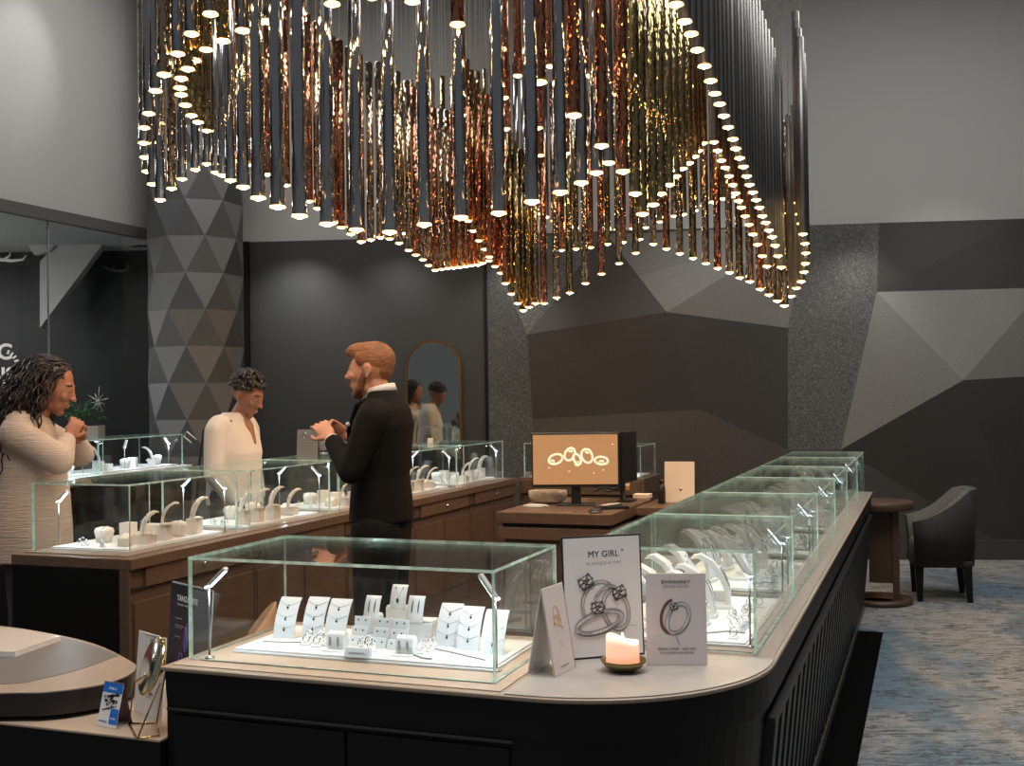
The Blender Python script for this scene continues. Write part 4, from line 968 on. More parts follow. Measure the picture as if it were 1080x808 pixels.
# ================================================================ DESK with monitors
DU0, DU1, DV0, DV1 = 6.15, 7.20, -2.43, -1.70
a_ = uv(onz(644.7,543,HC)); b_ = uv(onz(528.5,538.6,HC)); c_ = uv(onz(687,526.4,HC)); DU0, DV1, DV0, DU1 = a_[0], a_[1], b_[1], c_[0]
t = CB('desk','brown wooden desk in the middle of the counters carrying two monitors','desk')
M().box(DV0,DV1,DU0,DU1,HC-.065,HC).build('top_slab','woodh',t,bevel=.003); M().box(DV0+.03,DV1-.03,DU0+.03,DU1-.03,HC-.09,HC-.065).build('recess','darkgap',t)
M().box(DV0+.005,DV1-.005,DU0+.005,DU1-.005,HC-.16,HC-.09).build('drawer_front','woodh',t,bevel=.002); M().box(DV0+.04,DV1-.04,DU0+.04,DU1-.04,0,HC-.16).build('body','wood',t)
mp_ = onz(612,533,HC); my = mp_.y
def monitor(name, label, P, rz, w, h, zc, screen, tilt=0.):
    t = thing(name, label, 'monitor', P, rz)
    m_ = M(); m_.lathe([(0,0),(.0,0.)],3) if 0 else None
    M().box(-.12,.12,-.06,.10,0,.010).build('foot','plastic',t,bevel=.004); M().box(-.03,.03,.03,.05,.01,zc).build('stand','plastic',t,bevel=.003)
    hs_ = M().box(-w/2,w/2,-.012,.028,zc-h/2,zc+h/2).build('housing','plastic',t,bevel=.004)
    s_ = M().box(-w/2+.010,w/2-.014,-.0145,-.012,zc-h/2+.018,zc+h/2-.008).build('screen',screen,t)
    return t
scr = mat('screen_golden_brown',(.25,.13,.05),.3,emit=(.62,.33,.15),es=.42)
# perspective: the monitor faces front-left
rzm = math.radians(-4); zc = 1.5-(486.5-418)/1199*my
t = monitor('monitor','monitor facing the viewer showing five rings on a golden brown screen',Vector((onz(608,0,1).x if 0 else (606-540)/1199*my,my,HC)),rzm,93/1199*my,56.5/1199*my,zc-HC,scr)
M().box(-93/1199*my/2,93/1199*my/2,-.0125,.03,zc-HC+56.5/1199*my/2,zc-HC+56.5/1199*my/2+.006).build('top_bezel', 'steel', t)
S = []
px = lambda x, y: ((x-606)/1199*my, (486.5-y)/1199*my+zc-HC)
inkr = mat('screen_ring_print',(.8,.75,.6),.4,emit=(.85,.78,.55),es=.55); MT['scr1'] = inkr
MT['scr2'] = mat('screen_ring_shade',(.3,.25,.15),.4,emit=(.5,.42,.25),es=.35)
kk = my/1199
for (x,y,a,b,r) in [(585,485,7.5,5,.35),(600,480,5,7,-.5),(607.5,485,3.5,6,.5),(618,482,5.5,7.5,.4),(633,487,7,4,-.1)]:
    cx, cz = px(x,y); S += [(oval(cx,cz,a*kk,b*kk,r),2.2*kk,'scr1'),(oval(cx,cz,(a-1.6)*kk,(b-1.6)*kk,r),.7*kk,'scr2')]
for (x,y) in [(581,488),(601,475.5),(608,490),(619,477),(633,489)]:
    cx, cz = px(x,y); S.append((oval(cx,cz,2.2*kk,1.6*kk,.2,10),2.4*kk,'scr1')); S.append(([(cx-2*kk,cz),(cx+2*kk,cz+.6*kk)],.7*kk,'scr2'))
for (x,y) in [(578,494),(599,498),(635,497),(645,470),(625,500)]:
    cx, cz = px(x,y); S.append(([(cx-.9*kk,cz),(cx+.9*kk,cz)],.9*kk,'scr1'))
printed(t, Matrix.Translation((0,-.0142,0)), 'screen_image', S)
# second, dark monitor turned away behind it
t2 = monitor('monitor','black monitor turned sideways right behind the golden screen',Vector(((663-540)/1199*(my+.12),my+.22,HC)),math.radians(66),.30,.33,zc-HC+.005,'plastic'); t2.children[0].scale = (.55,.6,1)
def deskthing(name, label, px, cat, rz=0.): return thing(name, label, cat, onz(*px, HC), rz)
t = deskthing('glass_bowl','clear textured glass dish under the left of the monitor','x' and (578,531),'bowl')
M().lathe([(0,0),(.06,0),(.09,.02),(.10,.05),(.098,.085),(.093,.085),(.095,.05),(.085,.024),(0,.01)],32).build('bowl','clearbowl',t); t.scale = (1.25,.8,1)
t = deskthing('jewellery_tool','pale crumpled cloth and grey cable lying at the desk front left','' or (566,535),'cloth')
m_ = M(); m_.tube([(-.09,.01,.006),(-.05,.0,.014),(0,-.01,.012),(.05,-.02,.014),(.08,-.035,.006)],[.006,.014,.017,.014,.006],8,flat=.6); m_.tube([(-.07,-.02,.004),(-.01,-.04,.008),(.05,-.03,.004)],.004,6); m_.build('cloth','shirt',t,sub=1); t.name = 'folded_cloth'
t = deskthing('computer_mouse','black and silver computer mouse on the right front of the desk',(628,541),'mouse',.3)
M().ell((0,0,.012),(.045,.028,.018),16).build('shell','plastic',t); M().ell((0,0,.008),(.047,.030,.008),16).build('silver_band','steel',t)
t = deskthing('pen_tray','black tray of pens and tools on the right back of the desk',(645,537),'tray',.25); t.scale = (.8,.7,1)
M().box(-.13,.13,-.04,.06,0,.015).build('tray','plastic',t,bevel=.003)
for k in range(4): m_ = M(); m_.tube([(-.10+.02*k,-.02+.02*k,.022),(.08-.01*k,-.01+.018*k,.024+.01*(k%2))],[.006,.004],8); m_.build('pen',['steel','shirt','plastic','gold'][k],t)
t = deskthing('headset','black coiled cable behind the monitor stand on the desk',(640,520),'cable'); t.name = 'coiled_cable'
m_ = M(); m_.tube([(.09*math.cos(a)*(1+.1*math.sin(3*a)),.05*math.sin(a),.012+.03*abs(math.sin(a*1.3))) for a in [PI*4*j/50 for j in range(51)]],.006,6); m_.build('cable','plastic',t)
t = deskthing('orange_box','small orange and white box behind monitor at the desk right edge',(659,517),'box'); M().box(-.035,.035,0,.04,0,.06).build('box',mat('orange_card',(.55,.25,.05),.5),t,bevel=.002); M().box(-.036,.036,-.001,.041,.03,.045).build('label_band','paper',t)
t = deskthing('notepad','cream block of paper on the right rear corner of the desk',(676,526),'paper block',-.35); M().box(-.055,.055,-.0,.10,0,.028).build('pages','cream',t,bevel=.003)
t = deskthing('name_tag','small silver name tag at the front edge of the desk',(600,541),'tag',rzm); M().box(-.018,.018,0,.008,0,.006).build('plate','steel',t,bevel=.001)
# things on the low ledge behind the desk, right
t = CB('counter_ledge','low brown wooden ledge between the desk and right glass cases','counter'); a_ = uv(onz(715,530,HC))
M().box(DV1+.03,-.985,a_[0]-.35,a_[0]+.25,HC-.05,HC-.002).build('top_slab','woodh',t,bevel=.003); M().box(DV1+.04,-.99,a_[0]-.33,a_[0]+.23,0,HC-.05).build('body','wood',t)
P = onz(718,530,HC); t = thing('card_holder','cream upright panel with a single ring standing behind the desk','display panel',P,math.radians(-14))
T = Matrix.Rotation(-.13,4,'X'); kq = P.y/1199
m_ = M(T); w_, h_ = 17*kq, 43*kq; m_.add([(-w_,0,0),(w_*.9,0,0),(w_*.85,0,h_),(-w_*1.0,0,h_),(-w_,.006,0),(w_*.9,.006,0),(w_*.85,.006,h_),(-w_*1.0,.006,h_)],[(0,1,2,3),(7,6,5,4),(0,4,5,1),(1,5,6,2),(2,6,7,3),(3,7,4,0)]); m_.build('panel','cream',t,bevel=.001)
M(T).ell((0,-.006,h_*.32),(.012,.006,.012),12).build('ring_knob','silver',t); M(T).box(w_*.85,w_*.9+.004,-.001,.007,0,h_).build('dark_edge','ink',t)
P = onz(698,531,HC); t = thing('spray_bottle','small black bottle standing left of the cream panel','bottle',P); M().lathe([(0,0),(.022,0),(.024,.004),(.024,.10),(.018,.115),(.012,.12),(.012,.135),(.016,.136),(.016,.15),(0,.152)],20).build('body','plastic',t)
# ================================================================ things on the left counter case tops
ZG = HC+.003+.315
t = thing('brochure_stand','grey lined brochure stand on the left counter glass behind the hands','brochure stand',Vector((0,0,0)),math.radians(-8))
P = onz(324,482,ZG) ; t.location = P; kq = P.y/1199; T = Matrix.Rotation(-.10,4,'X')
M(T).box(-11.5*kq,11*kq,0,.006,0,29*kq).build('panel', mat('grey_panel',(.20,.20,.19),.5), t, bevel=.001); M(Matrix.Translation((0,.06,0)) @ Matrix.Rotation(.12,4,'X')).box(-11.5*kq,11*kq,-.003,0,0,28*kq).build('back_leg','column',t)
q = M(T)
for k in range(7): q.ribbon([(-8*kq,(5+3.2*k)*kq),(7*kq,(5+3.2*k)*kq)],.006,.001)
q.build('printed_lines','inkg',t)
P = onz(341,478,ZG); kq = P.y/1199; t = thing('round_mirror','small round grey countertop mirror on a foot below the raised hands','mirror',P,.1)
M(Matrix.Translation((0,0,10*kq)) @ Matrix.Rotation(PI/2-.1,4,'X')).lathe([(0,-.006),(7*kq,-.006),(7.5*kq,0),(7*kq,.006),(0,.006)],32).build('disc', mat('mirror_back_grey',(.16,.17,.17),.3), t)
M().lathe([(0,0),(.035,0),(.03,.006),(.004,.008),(.004,3*kq),(0,3*kq)],20).build('foot','steel',t)
P = onz(451,467,ZG); kq = P.y/1199; t = thing('jewellery_stand','slim dark T shaped jewellery stand on the left counter glass, beyond man','jewellery stand',P)
M().box(-10*kq,10*kq,-.004,.004,16*kq,17.5*kq).build('bar','steel',t); 
for x in (-8.5*kq, 5*kq): M().box(x-.003,x+.003,-.003,.003,0,16*kq).build('post','steel',t)
M().box(0,6*kq,-.02,.02,0,5*kq).build('base_block','cream',t,bevel=.003)
# ================================================================ arch mirror on the back wall
P = wallpt(457.5,420,0.0); kq = P.y/1199; t = thing('arch_mirror','tall arched mirror with thin bronze frame on the smooth dark back wall','mirror',(P.x+WN.x*.002,P.y+WN.y*.002,0),math.atan2(WD.y,WD.x))
ztop = wallpt(457,359).z; wI = 30*kq; zs = ztop-wI
def arch(w, d=0, n=24): return [(-w,.35-d)]+[(w,.35-d)]+[(w*math.cos(PI*k/n), zs+w*math.sin(PI*k/n)) for k in range(n+1)]
def flat(poly, y0, y1): 
    m_ = M(); n = len(poly); m_.add([(x,y0,z) for x,z in poly]+[(x,y1,z) for x,z in poly],[tuple(range(n)),tuple(range(n,2*n))[::-1]]+[(i,(i+1)%n+0,(i+1)%n+n,i+n)[::-1] for i in range(n)]); return m_
o_, i_ = arch(wI), arch(wI-.02,-.02); n = len(o_); m_ = M()
m_.add([(x,-.03,z) for x,z in o_]+[(x,-.03,z) for x,z in i_]+[(x,0,z) for x,z in o_]+[(x,0,z) for x,z in i_],
       [f for k in range(n) for f in ((k,(k+1)%n,(k+1)%n+n,k+n),(k+2*n,(k+1)%n+2*n,(k+1)%n,k),(k+n,(k+1)%n+n,(k+1)%n+3*n,k+3*n))]); m_.build('frame','bronze',t)
flat(i_,-.012,-.004).build('mirror_glass', mat('dark_mirror',(.42,.44,.42),.02,1.), t)
# ================================================================ armchair + little table
P = Vector((3.08,8.28,0)); t = thing('armchair','black low tub armchair with grey seat lining beside the black counter','armchair',P,math.radians(76))
# local forward = -y ... seat faces local +y (towards the table after the turn)
zt = lambda a: .60+.19*(0.5-.5*math.cos(a)) if 0 else 0
def shell(parent):
    m_ = M(); n = 28; outer = []; inner = []
    for k in range(n+1):
        a_ = PI*.0+PI*k/n                      # from right arm front, round the back, to left arm front
        x = .29*math.copysign(abs(math.cos(a_))**.55, math.cos(a_)); y = .20-.46*abs(math.sin(a_))**.7
        b_ = math.sin(a_); top = .57+.225*min(1, (b_**1.1)*1.25); flare = 1+.06*b_
        outer.append((x, y, top)); inner.append((x*.80, y*.80+.03, top-.01))
    vs = []
    for (x,y,z) in outer: vs += [(x*.95,y*.92,.25),(x*.97,y*.95,.45),(x,y,z)]
    for (x,y,z) in inner: vs += [(x,y,z),(x*.97,y*.92,.40)]
    fs = []; o2 = 3*(n+1)
    for k in range(n):
        for j in (0,1): fs.append((3*k+j,3*k+3+j,3*k+4+j,3*k+1+j))
        fs.append((3*k+2,3*k+5,o2+2*k+2,o2+2*k)); fs.append((o2+2*k,o2+2*k+2,o2+2*k+3,o2+2*k+1))
        fs.append((o2+2*k+1,o2+2*k+3,3*k+3,3*k))
    for k in (0, n): f = (3*k,3*k+1,3*k+2,o2+2*k,o2+2*k+1); fs.append(f if k == 0 else f[::-1])
    m_.add(vs, fs, 0, True); 
    for i in range(len(m_.f)): 
        pass
    mi = []
    for i in range(n): mi += [0,0,1,1,0]
    m_.m = mi+[0,0]
    o = m_.build('shell',['chairblack','chairgrey'],parent); return o
shell(t)
M().loft([(0,.0,.27,.22,.19),(0,.0,.40,.225,.195),(0,.0,.43,.20,.17)],0,28,p=4).build('seat','chairgrey',t,bevel=0)
M().box(-.23,.23,-.21,.20,.25,.29).build('seat_base','chairblack',t,bevel=.01)
for sx in (-1,1):
    for y, sp_ in ((.15,.0),(-.17,-.015)):
        m_ = M(); m_.add([(sx*.20-.02+sx*.0,y-.02+sp_,0),(sx*.20+.02,y-.02+sp_,0),(sx*.20+.02,y+.015+sp_,0),(sx*.20-.02,y+.015+sp_,0),(sx*.20-.028,y-.03,.27),(sx*.20+.028,y-.03,.27),(sx*.20+.028,y+.03,.27),(sx*.20-.028,y+.03,.27)],[(3,2,1,0),(4,5,6,7),(0,1,5,4),(1,2,6,5),(2,3,7,6),(3,0,4,7)]); m_.build('leg','black',t)
C_ = W(8.50,-.37,0); t = thing('side_table','small round brown wooden table between black counter end and armchair','table',C_,RZ)
MT['walnut'] = mat('warm_walnut',(.075,.040,.023),.45,bump=.05,bscale=9,stretch=(1,1,9),var=.3)
M().lathe([(0,.665),(.24,.665),(.25,.67),(.25,.715),(.245,.72),(0,.72)],48).build('top','walnut',t)
M().box(-.06,.10,-.02,.02,.14,.665).build('panel','walnut',t,bevel=.002); M().box(.10,.145,-.04,.04,.0,.665).build('post','walnut',t,bevel=.002); M().box(-.16,-.115,-.04,.04,.0,.665).build('post','walnut',t,bevel=.002)
M().lathe([(.16,.0),(.235,.0),(.235,.035),(.16,.035),(.16,0)],40).build('base_ring','walnut',t)
# tan chair in the aisle, seen through the front case
P = W(3.62,-2.42,0); t = thing('side_chair','tan leather curved back chair standing behind the front glass case','chair',P,math.radians(100)); t.scale = (.7,.62,1)
m_ = M(); n = 16; vs = []
for k in range(n+1):
    a_ = PI+PI*k/n; x = .24*math.cos(a_); y = .20*math.sin(a_); top = .56+.18*math.sin(PI*k/n)**.8
    vs += [(x,y,.40),(x*1.05,y*1.08,top),(x*.98,y*1.0,top),(x*.93,y*.92,.40)]
fs = []
for k in range(n):
    for j in range(4): fs.append((4*k+j,4*k+4+j,4*k+4+(j+1)%4,4*k+(j+1)%4))
fs += [(0,1,2,3)[::-1],(4*n,4*n+1,4*n+2,4*n+3)]; m_.add(vs,fs,0,True); m_.build('backrest','tan',t)
M().loft([(0,.03,.38,.22,.21),(0,.03,.44,.23,.22),(0,.03,.46,.20,.19)],0,24,p=3.5).build('seat','tan',t)
for sx in (-1,1):
    for sy in (-1,1): m_ = M(); m_.tube([(sx*.19,sy*.16,0),(sx*.16,sy*.13+.02,.39)],[.012,.018],10); m_.build('leg','plastic',t)
# planter box with plant, far left
P = ond(90,449,9.4); zt_ = P.z
t = thing('planter_box','pale grey planter box on dark stand beside the long haired person','planter',(P.x,P.y,0),.1)
M().box(-.13,.13,-.12,.12,zt_-.10,zt_).build('box','pot',t,bevel=.004); M().box(-.10,.10,-.09,.09,0,zt_-.10).build('stand','black',t); M().box(-.12,.12,-.11,.11,zt_,zt_+.004).build('soil','darkgap',t)
t = thing('leafy_plant','bushy green leafy plant in the pale planter box','plant',(P.x-.05,P.y,zt_+.012),0)
m_ = M(); rnd = random.Random(5); sm2 = M()
for k in range(26):
    a_ = rnd.uniform(0,2*PI); l_ = rnd.uniform(.08,.24); hh = rnd.uniform(.04,.24)
    tip = Vector((math.cos(a_)*l_, math.sin(a_)*l_*.6, hh)); sm2.tube([(0,0,0),(tip.x*.4,tip.y*.4,hh*.8),tip],[.003,.0025,.0015],5)
    for q in range(5):
        c = tip*(.45+.14*q)+Vector((0,0,.02*(1-q*.3))); b = rnd.uniform(0,2*PI); L = rnd.uniform(.035,.06)
        d_ = Vector((math.cos(b),math.sin(b),rnd.uniform(-.4,.5))).normalized(); s_ = d_.cross(Vector((0,0,1))).normalized()*L*.32
        m_.add([c, c+d_*L*.5+s_+Vector((0,0,.005)), c+d_*L, c+d_*L*.5-s_+Vector((0,0,.005)), c+d_*L*.5-Vector((0,0,.003))],[(0,1,4),(1,2,4),(2,3,4),(3,0,4)])
m_.build('foliage','leaf',t); sm2.build('stems','leaf',t)
# ================================================================ CHANDELIER
CH = thing('chandelier','huge hanging chandelier of vertical mirror tubes with glowing warm tips in waving curves','chandelier',(0,0,0))
TR = .0225; TL = 1.08; KW = 62.0
chains = {
 'A': [(222,15,17),(202,36,16.2),(187.5,57,15.5),(173,79,15.5),(164,96,14.5),(157,120,13.7),(152,135,12.6),(151.5,151,12),(153,166,11.8),(155,181,11.6),(161,194.5,12),(169,211,12),(181,199,11.2),(192,189,11),(206,179,10.6)],
 'A0': [(240,-8,17.5),(262,-28,17.5)],
 'G': [(392,-3,17.5),(350.5,4.5,17.5),(315,14,17),(284,23,17),(256,32.5,16.5),(235,43.5,16.3),(217.5,52.5,15),(205,64,15),(198,73,15),(191,83,14.5),(190,93,14.2),(191,100,13.8),(195.5,111,13.4),(202,122,12.5),(209,129,12),(218,138,10.5)],
 'F': [(218,173,10),(227.5,182,10.5),(234.5,185,11),(243,190.5,12.5),(256.5,197.5,15),(272.5,209,17.2),(293,218.5,17.5),(316,228,17.8),(345,236.5,17),(376,242.5,16.5),(411,245,16.5),(447.5,237,16.5),(486,229.5,16.8),(526,225,17.3),(561,213,17.5),(591,203,17),(613,193,16),(629,182.5,15),(642,172,14)],
 'B': [(435,2,17),(482.5,26,17),(526,52,17),(569,87,17),(605.5,122,16.4),(634.5,154,15.8),(657,181,15.2),(670,204.5,14.4),(677.5,226,13.8),(689,216,13),(697,204.5,12.4),(706,195,11.6),(713,186,11),(720,178,10.5),(727,172,10.2),(733,165,9.8),(737,159,9.6),(742,151,9.5)],
 'B0': [(390,-25,17),(713,-25,17.5),(640,-38,17),(600,-30,16),(560,-20,14),(520,-25,14)],
 'C': [(713,5,17),(722,23,16.5),(729,36,16),(735.5,53,15.4),(743,70,15),(749.5,85.5,14.5),(754,99,13.8),(759,110,13.2),(763.5,122.5,12.8),(768,134.5,12.4),(773,147,12),(776,157,11.8),(780,167,11.6),(784,176,11.4),(787.5,186,11.2),(790.5,195,11),(794,203,10.8),(797.5,211,10.7),(801,219,10.5),(804,228,10.4),(807.5,235,10.3),(811,243,10.2),(814.5,250,10.1),(817.5,259,10),(820.5,270,9.9),(824,282,9.8)],
 'R': [(834.5,312.5,9.3),(840,304,9.4),(845,297,9.5),(848,287,9.6),(849.5,278,9.7),(850,267,9.8),(849,257,9.9),(847,247,10),(845,236,10),(843,226,10),(842,214,10)],
 'D': [(753,150,10.4),(757,159,10.4),(761,169.5,10.4),(765,177,10.3),(769,186,10.2),(773,195,10.2),(776,204,10.1),(779,212,10.1),(782,219,10),(786,228,10),(790,237,10),(794,247,9.9),(799,258,9.8),(804,270,9.8),(809,281,9.7)],
 'M': [(243,166,9.5),(252,170,9.5),(262,174,9.5),(272,178,9.5),(282,184,9.5),(292,190,9.5),(302,195.5,9.5),(314,204,9.5),(326,212.5,9.5),(335,220,9.5),(343,227,9.5),(352,235,9.5),(360,240,9.5),(370,247,9.5),(381,255,9.5)],
 'E': [(391,253,9),(401,250.5,8.9),(411,252,8.8),(421,256.5,8.7),(431,264,8.6),(438.5,269,8.5),(446,274,8.4),(452,280,8.3),(459,285,8.2),(466,284,8.1),(472.5,283,8),(479,282.5,8),(485,282,8),(491.5,281,8),(497.5,280,8),(504,279.5,8),(509,277.5,8),(515,275,8),(522,281,8.1),(528,288,8.1),(533,299,8.2),(539.5,310,8.2),(546,320,8.2),(552,327.5,8.2),(558,324,8.2),(565,320,8.2),(574,320,8.2),(587,314,8.3),(601,309,8.3),(617.5,299,8.4),(634.5,289,8.4),(653,278,8.4),(670.5,267,8.4),(689,257.5,8.5),(703,262.5,8.5),(717,267.5,8.6),(731,272.5,8.7),(744.5,278,8.8),(757,283,8.9),(769.5,287.5,9),(780,293,9),(791,297,9.1),(801.5,305,9.2),(811,311,9.3),(820,317.5,9.4),(827.5,322.5,9.4)],
 'H': [(426,246,7.6),(436,241,7.5),(446,238,7.4),(457,235,7.3),(468,232,7.3),(479,230,7.2),(490,229,7.2),(497.5,227,7.2),(505,225,7.2),(513,222.5,7.2),(521,220,7.1),(529,217.5,7.1),(537,216,7.1),(545,214,7.1),(553,212,7.1),(565,221,7.1),(570.5,225.5,7),(576,229,7),(584,233,7),(592.5,236,7),(605,239,7),(619,241,7),(634.5,243,7),(651,242,7),(667,241,7),(681,240,7),(696,234,7.2),(711,228,7.4),(721,226,7.6),(733,222,7.8),(742,217,8),(752,213,8.2),(763,209.5,8.4),(774,207,8.6)],
 'X': [(593,137,9.6),(613,151,9.4),(616,169,8.9),(601,101,9.9),(597,162,9.1),(568,135,9.4),(570,164,8.8),(563,105,9.8),(534,136,9.2),(532,103,9.7),(628,138,9.9),(643,120,10),(652,100,10.2),(661,128,9.6),(668,150,9.3),(546,80,10),(580,70,10.2),(622,80,10.3),(636,60,10.5),(655,40,10.6),(672,62,10.4),(682,90,10),(690,118,9.8)],  # extra tubes; many lit tips stand for LED reflections on front tubes
 'J': [(592.5,264,7.3),(607.5,262.5,7.3),(623,261,7.3),(641,257.5,7.3),(657.5,255.5,7.3),(675,252.5,7.3),(494,233,8.2),(499,243.5,8.2),(505,254,8.2),(511,263,8.2),(516,271,8.2)],
}
rnd = random.Random(11); TUBES = []
def fin(ch, i, x):
    if ch in ('A','A0'): return 'tchrome' if i % 3 else 'tchromeb'
    if ch == 'G': return 'tchrome' if i < 5 else 'tgold'
    if ch == 'F': return 'tchrome'
    if ch in ('B','B0'): return 'tcopper' if x < 665 else 'tgold'
    if ch in ('C','R'): return 'tsatin'
    if ch == 'D': return 'tcopper' if i % 2 else 'tsatin'
    if ch == 'X': return 'tcopper' if x < 672 else 'tgold'
    if ch == 'M': return 'tchromeb' if i % 2 else 'tcopper'
    if ch == 'H': return ('tgold','tchromeb')[i % 2] if x < 515 or x > 690 else ('tcopper' if i % 3 == 0 else 'tchrome')
    if ch == 'E':
        if x < 519: return ('tchromeb','tchromeb','tcopper')[i % 3]
        if x < 538: return 'tcopper'
        if x < 560: return 'tgold'
        return ('tgold','tchromeb','tcopper','tchromeb')[i % 4]
    return 'tgold' if i % 2 else 'tcopper'
for ch, L in chains.items():
    for i, (x, y, w) in enumerate(L):
        P = ond(x, y, KW/w); TUBES.append((P.x, P.y, P.z, fin(ch, i, x), w*(1 if 0 < y < 330 else .2), ch))
# keep clear of one another: push overlapping tubes gently backwards
for it in range(60):
    mv = 0
    for i in range(len(TUBES)):
        for j in range(i+1, len(TUBES)):
            a, b = TUBES[i], TUBES[j]; d = math.hypot(a[0]-b[0], a[1]-b[1])
            if d < 2*TR+.004:
                k_ = j if b[1] >= a[1] else i; c = TUBES[k_]; s_ = (c[1]+.012)/c[1]
                TUBES[k_] = (c[0]*s_, c[1]+.012, K+(c[2]-K)*s_)+c[3:]; mv += 1
    if not mv: break
TUBES.sort(key=lambda t: -t[4])
def tube_mesh(m_, x=0, y=0, z=0, n=16):
    m_.lathe([(TR*.9,0),(TR,.002),(TR,TL-.004),(TR*.8,TL),(TR*.3,TL+.006)], n, 0, (x,y,z))
def lens_mesh(m_, x=0, y=0, z=0, n=16):
    m_.lathe([(0,-.0030),(TR*1.0,-.0030),(TR*1.14,-.0010),(TR*1.03,.0015),(TR*1.015,.004),(TR*.98,.004)], n, 1, (x,y,z))  # glowing rim and collar model the warm halo around each tip
    m_.lathe([(0,-.0085),(TR*.30,-.0075),(TR*.50,-.0050),(TR*.60,-.003),(TR*.60,-.001),(0,-.001)], n, 0, (x,y,z))
pm = {}
NT = 100
for i, (x, y, z, f, w, ch) in enumerate(TUBES[:NT]):
    if f not in pm:
        m_ = M(); tube_mesh(m_, n=20); o = m_.build('tube', f, CH, (x,y,z)); l_ = M(); lens_mesh(l_); lo = l_.build('light_lens',['lens','lenshalo'],o); pm[f] = (o, lo)
    else:
        o = pm[f][0].copy(); COL.objects.link(o); o.parent = CH; o.location = (x,y,z); lo = pm[f][1].copy(); COL.objects.link(lo); lo.parent = o
rest = M(); lens = M()
ix = {'tchrome':0,'tcopper':1,'tgold':2,'tchromeb':3,'tsatin':4}
for (x, y, z, f, w, ch) in TUBES[NT:]:
    k0 = len(rest.f); tube_mesh(rest, x, y, z, 14)
    for j in range(k0, len(rest.f)): rest.m[j] = ix[f]
    lens_mesh(lens, x, y, z, 12)
o = rest.build('tube_cluster',['tchrome','tcopper','tgold','tchromeb','tsatin'],CH); o['kind'] = 'stuff'; o['label'] = 'rear mirror tubes'
lo = lens.build('light_lens',['lens','lenshalo'],o)
wr = M()
for (x, y, z, f, w, ch) in TUBES:
    wr.tube([(x,y,z+TL+.004),(x,y,CZ-.05)], .0022, 5)
o = wr.build('suspension_wires','wire',CH); o['kind'] = 'stuff'
m_ = M(); m_.lathe([(0,CZ-.06),(2.05,CZ-.06),(2.1,CZ-.05),(2.1,CZ-.002),(0,CZ-.002)],64,0,(-.15,5.7,0)); m_.build('ceiling_plate','steel',CH)
# ================================================================ PEOPLE   (local: forward +y, right +x)
def rotx(a): return Matrix.Rotation(a,4,'X')
class Fig:
    def __init__(s, name, label, loc, rz): s.t = thing('person', label, 'person', loc, rz)
def cap(m_, a, b, ra, rb, n=12):
    a, b = Vector(a), Vector(b); m_.tube([a, a.lerp(b,.5), b], [ra, (ra+rb)/2, rb], n); m_.ell(a, ra, n); m_.ell(b, rb, n)
def limb(m_, pts, rs, n=14):
    for i in range(len(pts)-1): cap(m_, pts[i], pts[i+1], rs[i], rs[i+1], n)
def head(m_, H, s_=1., female=False):
    # H: 4x4 matrix placing the head; head centre at origin, chin about z=-.115, crown z=+.115
    q = M(H @ Matrix.Scale(s_,4)); fj = .92 if female else 1.
    q.ell((0,-.018,.030),(.074,.094,.086),24); q.ell((0,.030,-.005),(.064,.066,.078),24); q.ell((0,.040,-.055),(.052*fj,.052,.050),20)
    q.ell((0,.068,-.093),(.024*fj,.022,.020),14); q.ell((0,.020,-.075),(.052*fj,.050,.030),16)
    cap(q,(0,.078,.030),(0,.100,-.008),.0080,.0110,10); q.ell((0,.106,-.017),(.0130,.0135,.0105),12); q.ell((.011,.100,-.020),(.008,.009,.007),8); q.ell((-.011,.100,-.020),(.008,.009,.007),8)
    q.ell((0,.088,-.050),(.021,.012,.0055),12); q.ell((0,.087,-.059),(.019,.012,.006),12)
    q.ell((0,.068,.036),(.044,.014,.012),14)
    for sx in (-1,1):
        q.ell((sx*.040,.066,-.018),(.020,.020,.020),12); q.ell((sx*.0735,-.008,-.002),(.007,.016,.029),12); q.ell((sx*.077,-.012,.012),(.006,.013,.013),10); q.ell((sx*.076,-.004,-.026),(.006,.009,.010),8)
    m_.add([tuple(v) for v in q.v], q.f, 0, True)
def facebits(H, s_, parent, brow='hairb', eyecol='ink'):
    T = H @ Matrix.Scale(s_,4)
    for sx in (-1,1):
        e = M(T); e.ell((sx*.031,.0790,.016),(.0125,.0085,.0045),10)
        ey = e.build('eye', MT['eyewhite'], parent)
        e = M(T); e.ell((sx*.031,.0865,.0155),(.006,.003,.0045),8); e.build('iris','ink',ey)
    e = M(T)
    for sx in (-1,1): e.tube([(sx*.014,.0815,.036),(sx*.034,.0795,.040),(sx*.052,.064,.034)],[.0028,.0032,.002],6); e.tube([(sx*.018,.0840,.0205),(sx*.032,.0860,.021),(sx*.045,.077,.017)],[.0015,.002,.0015],5)
    e.build('eyebrows', brow, parent)
    e = M(T); e.ell((0,.0935,-.0505),(.019,.0085,.0045),12); e.ell((0,.0925,-.0585),(.017,.0085,.0052),12); e.build('lips', MT['lips'], parent)
MT['eyewhite'] = mat('eye_white',(.7,.66,.62),.2); MT['lips'] = mat('lips',(.42,.13,.10),.4)
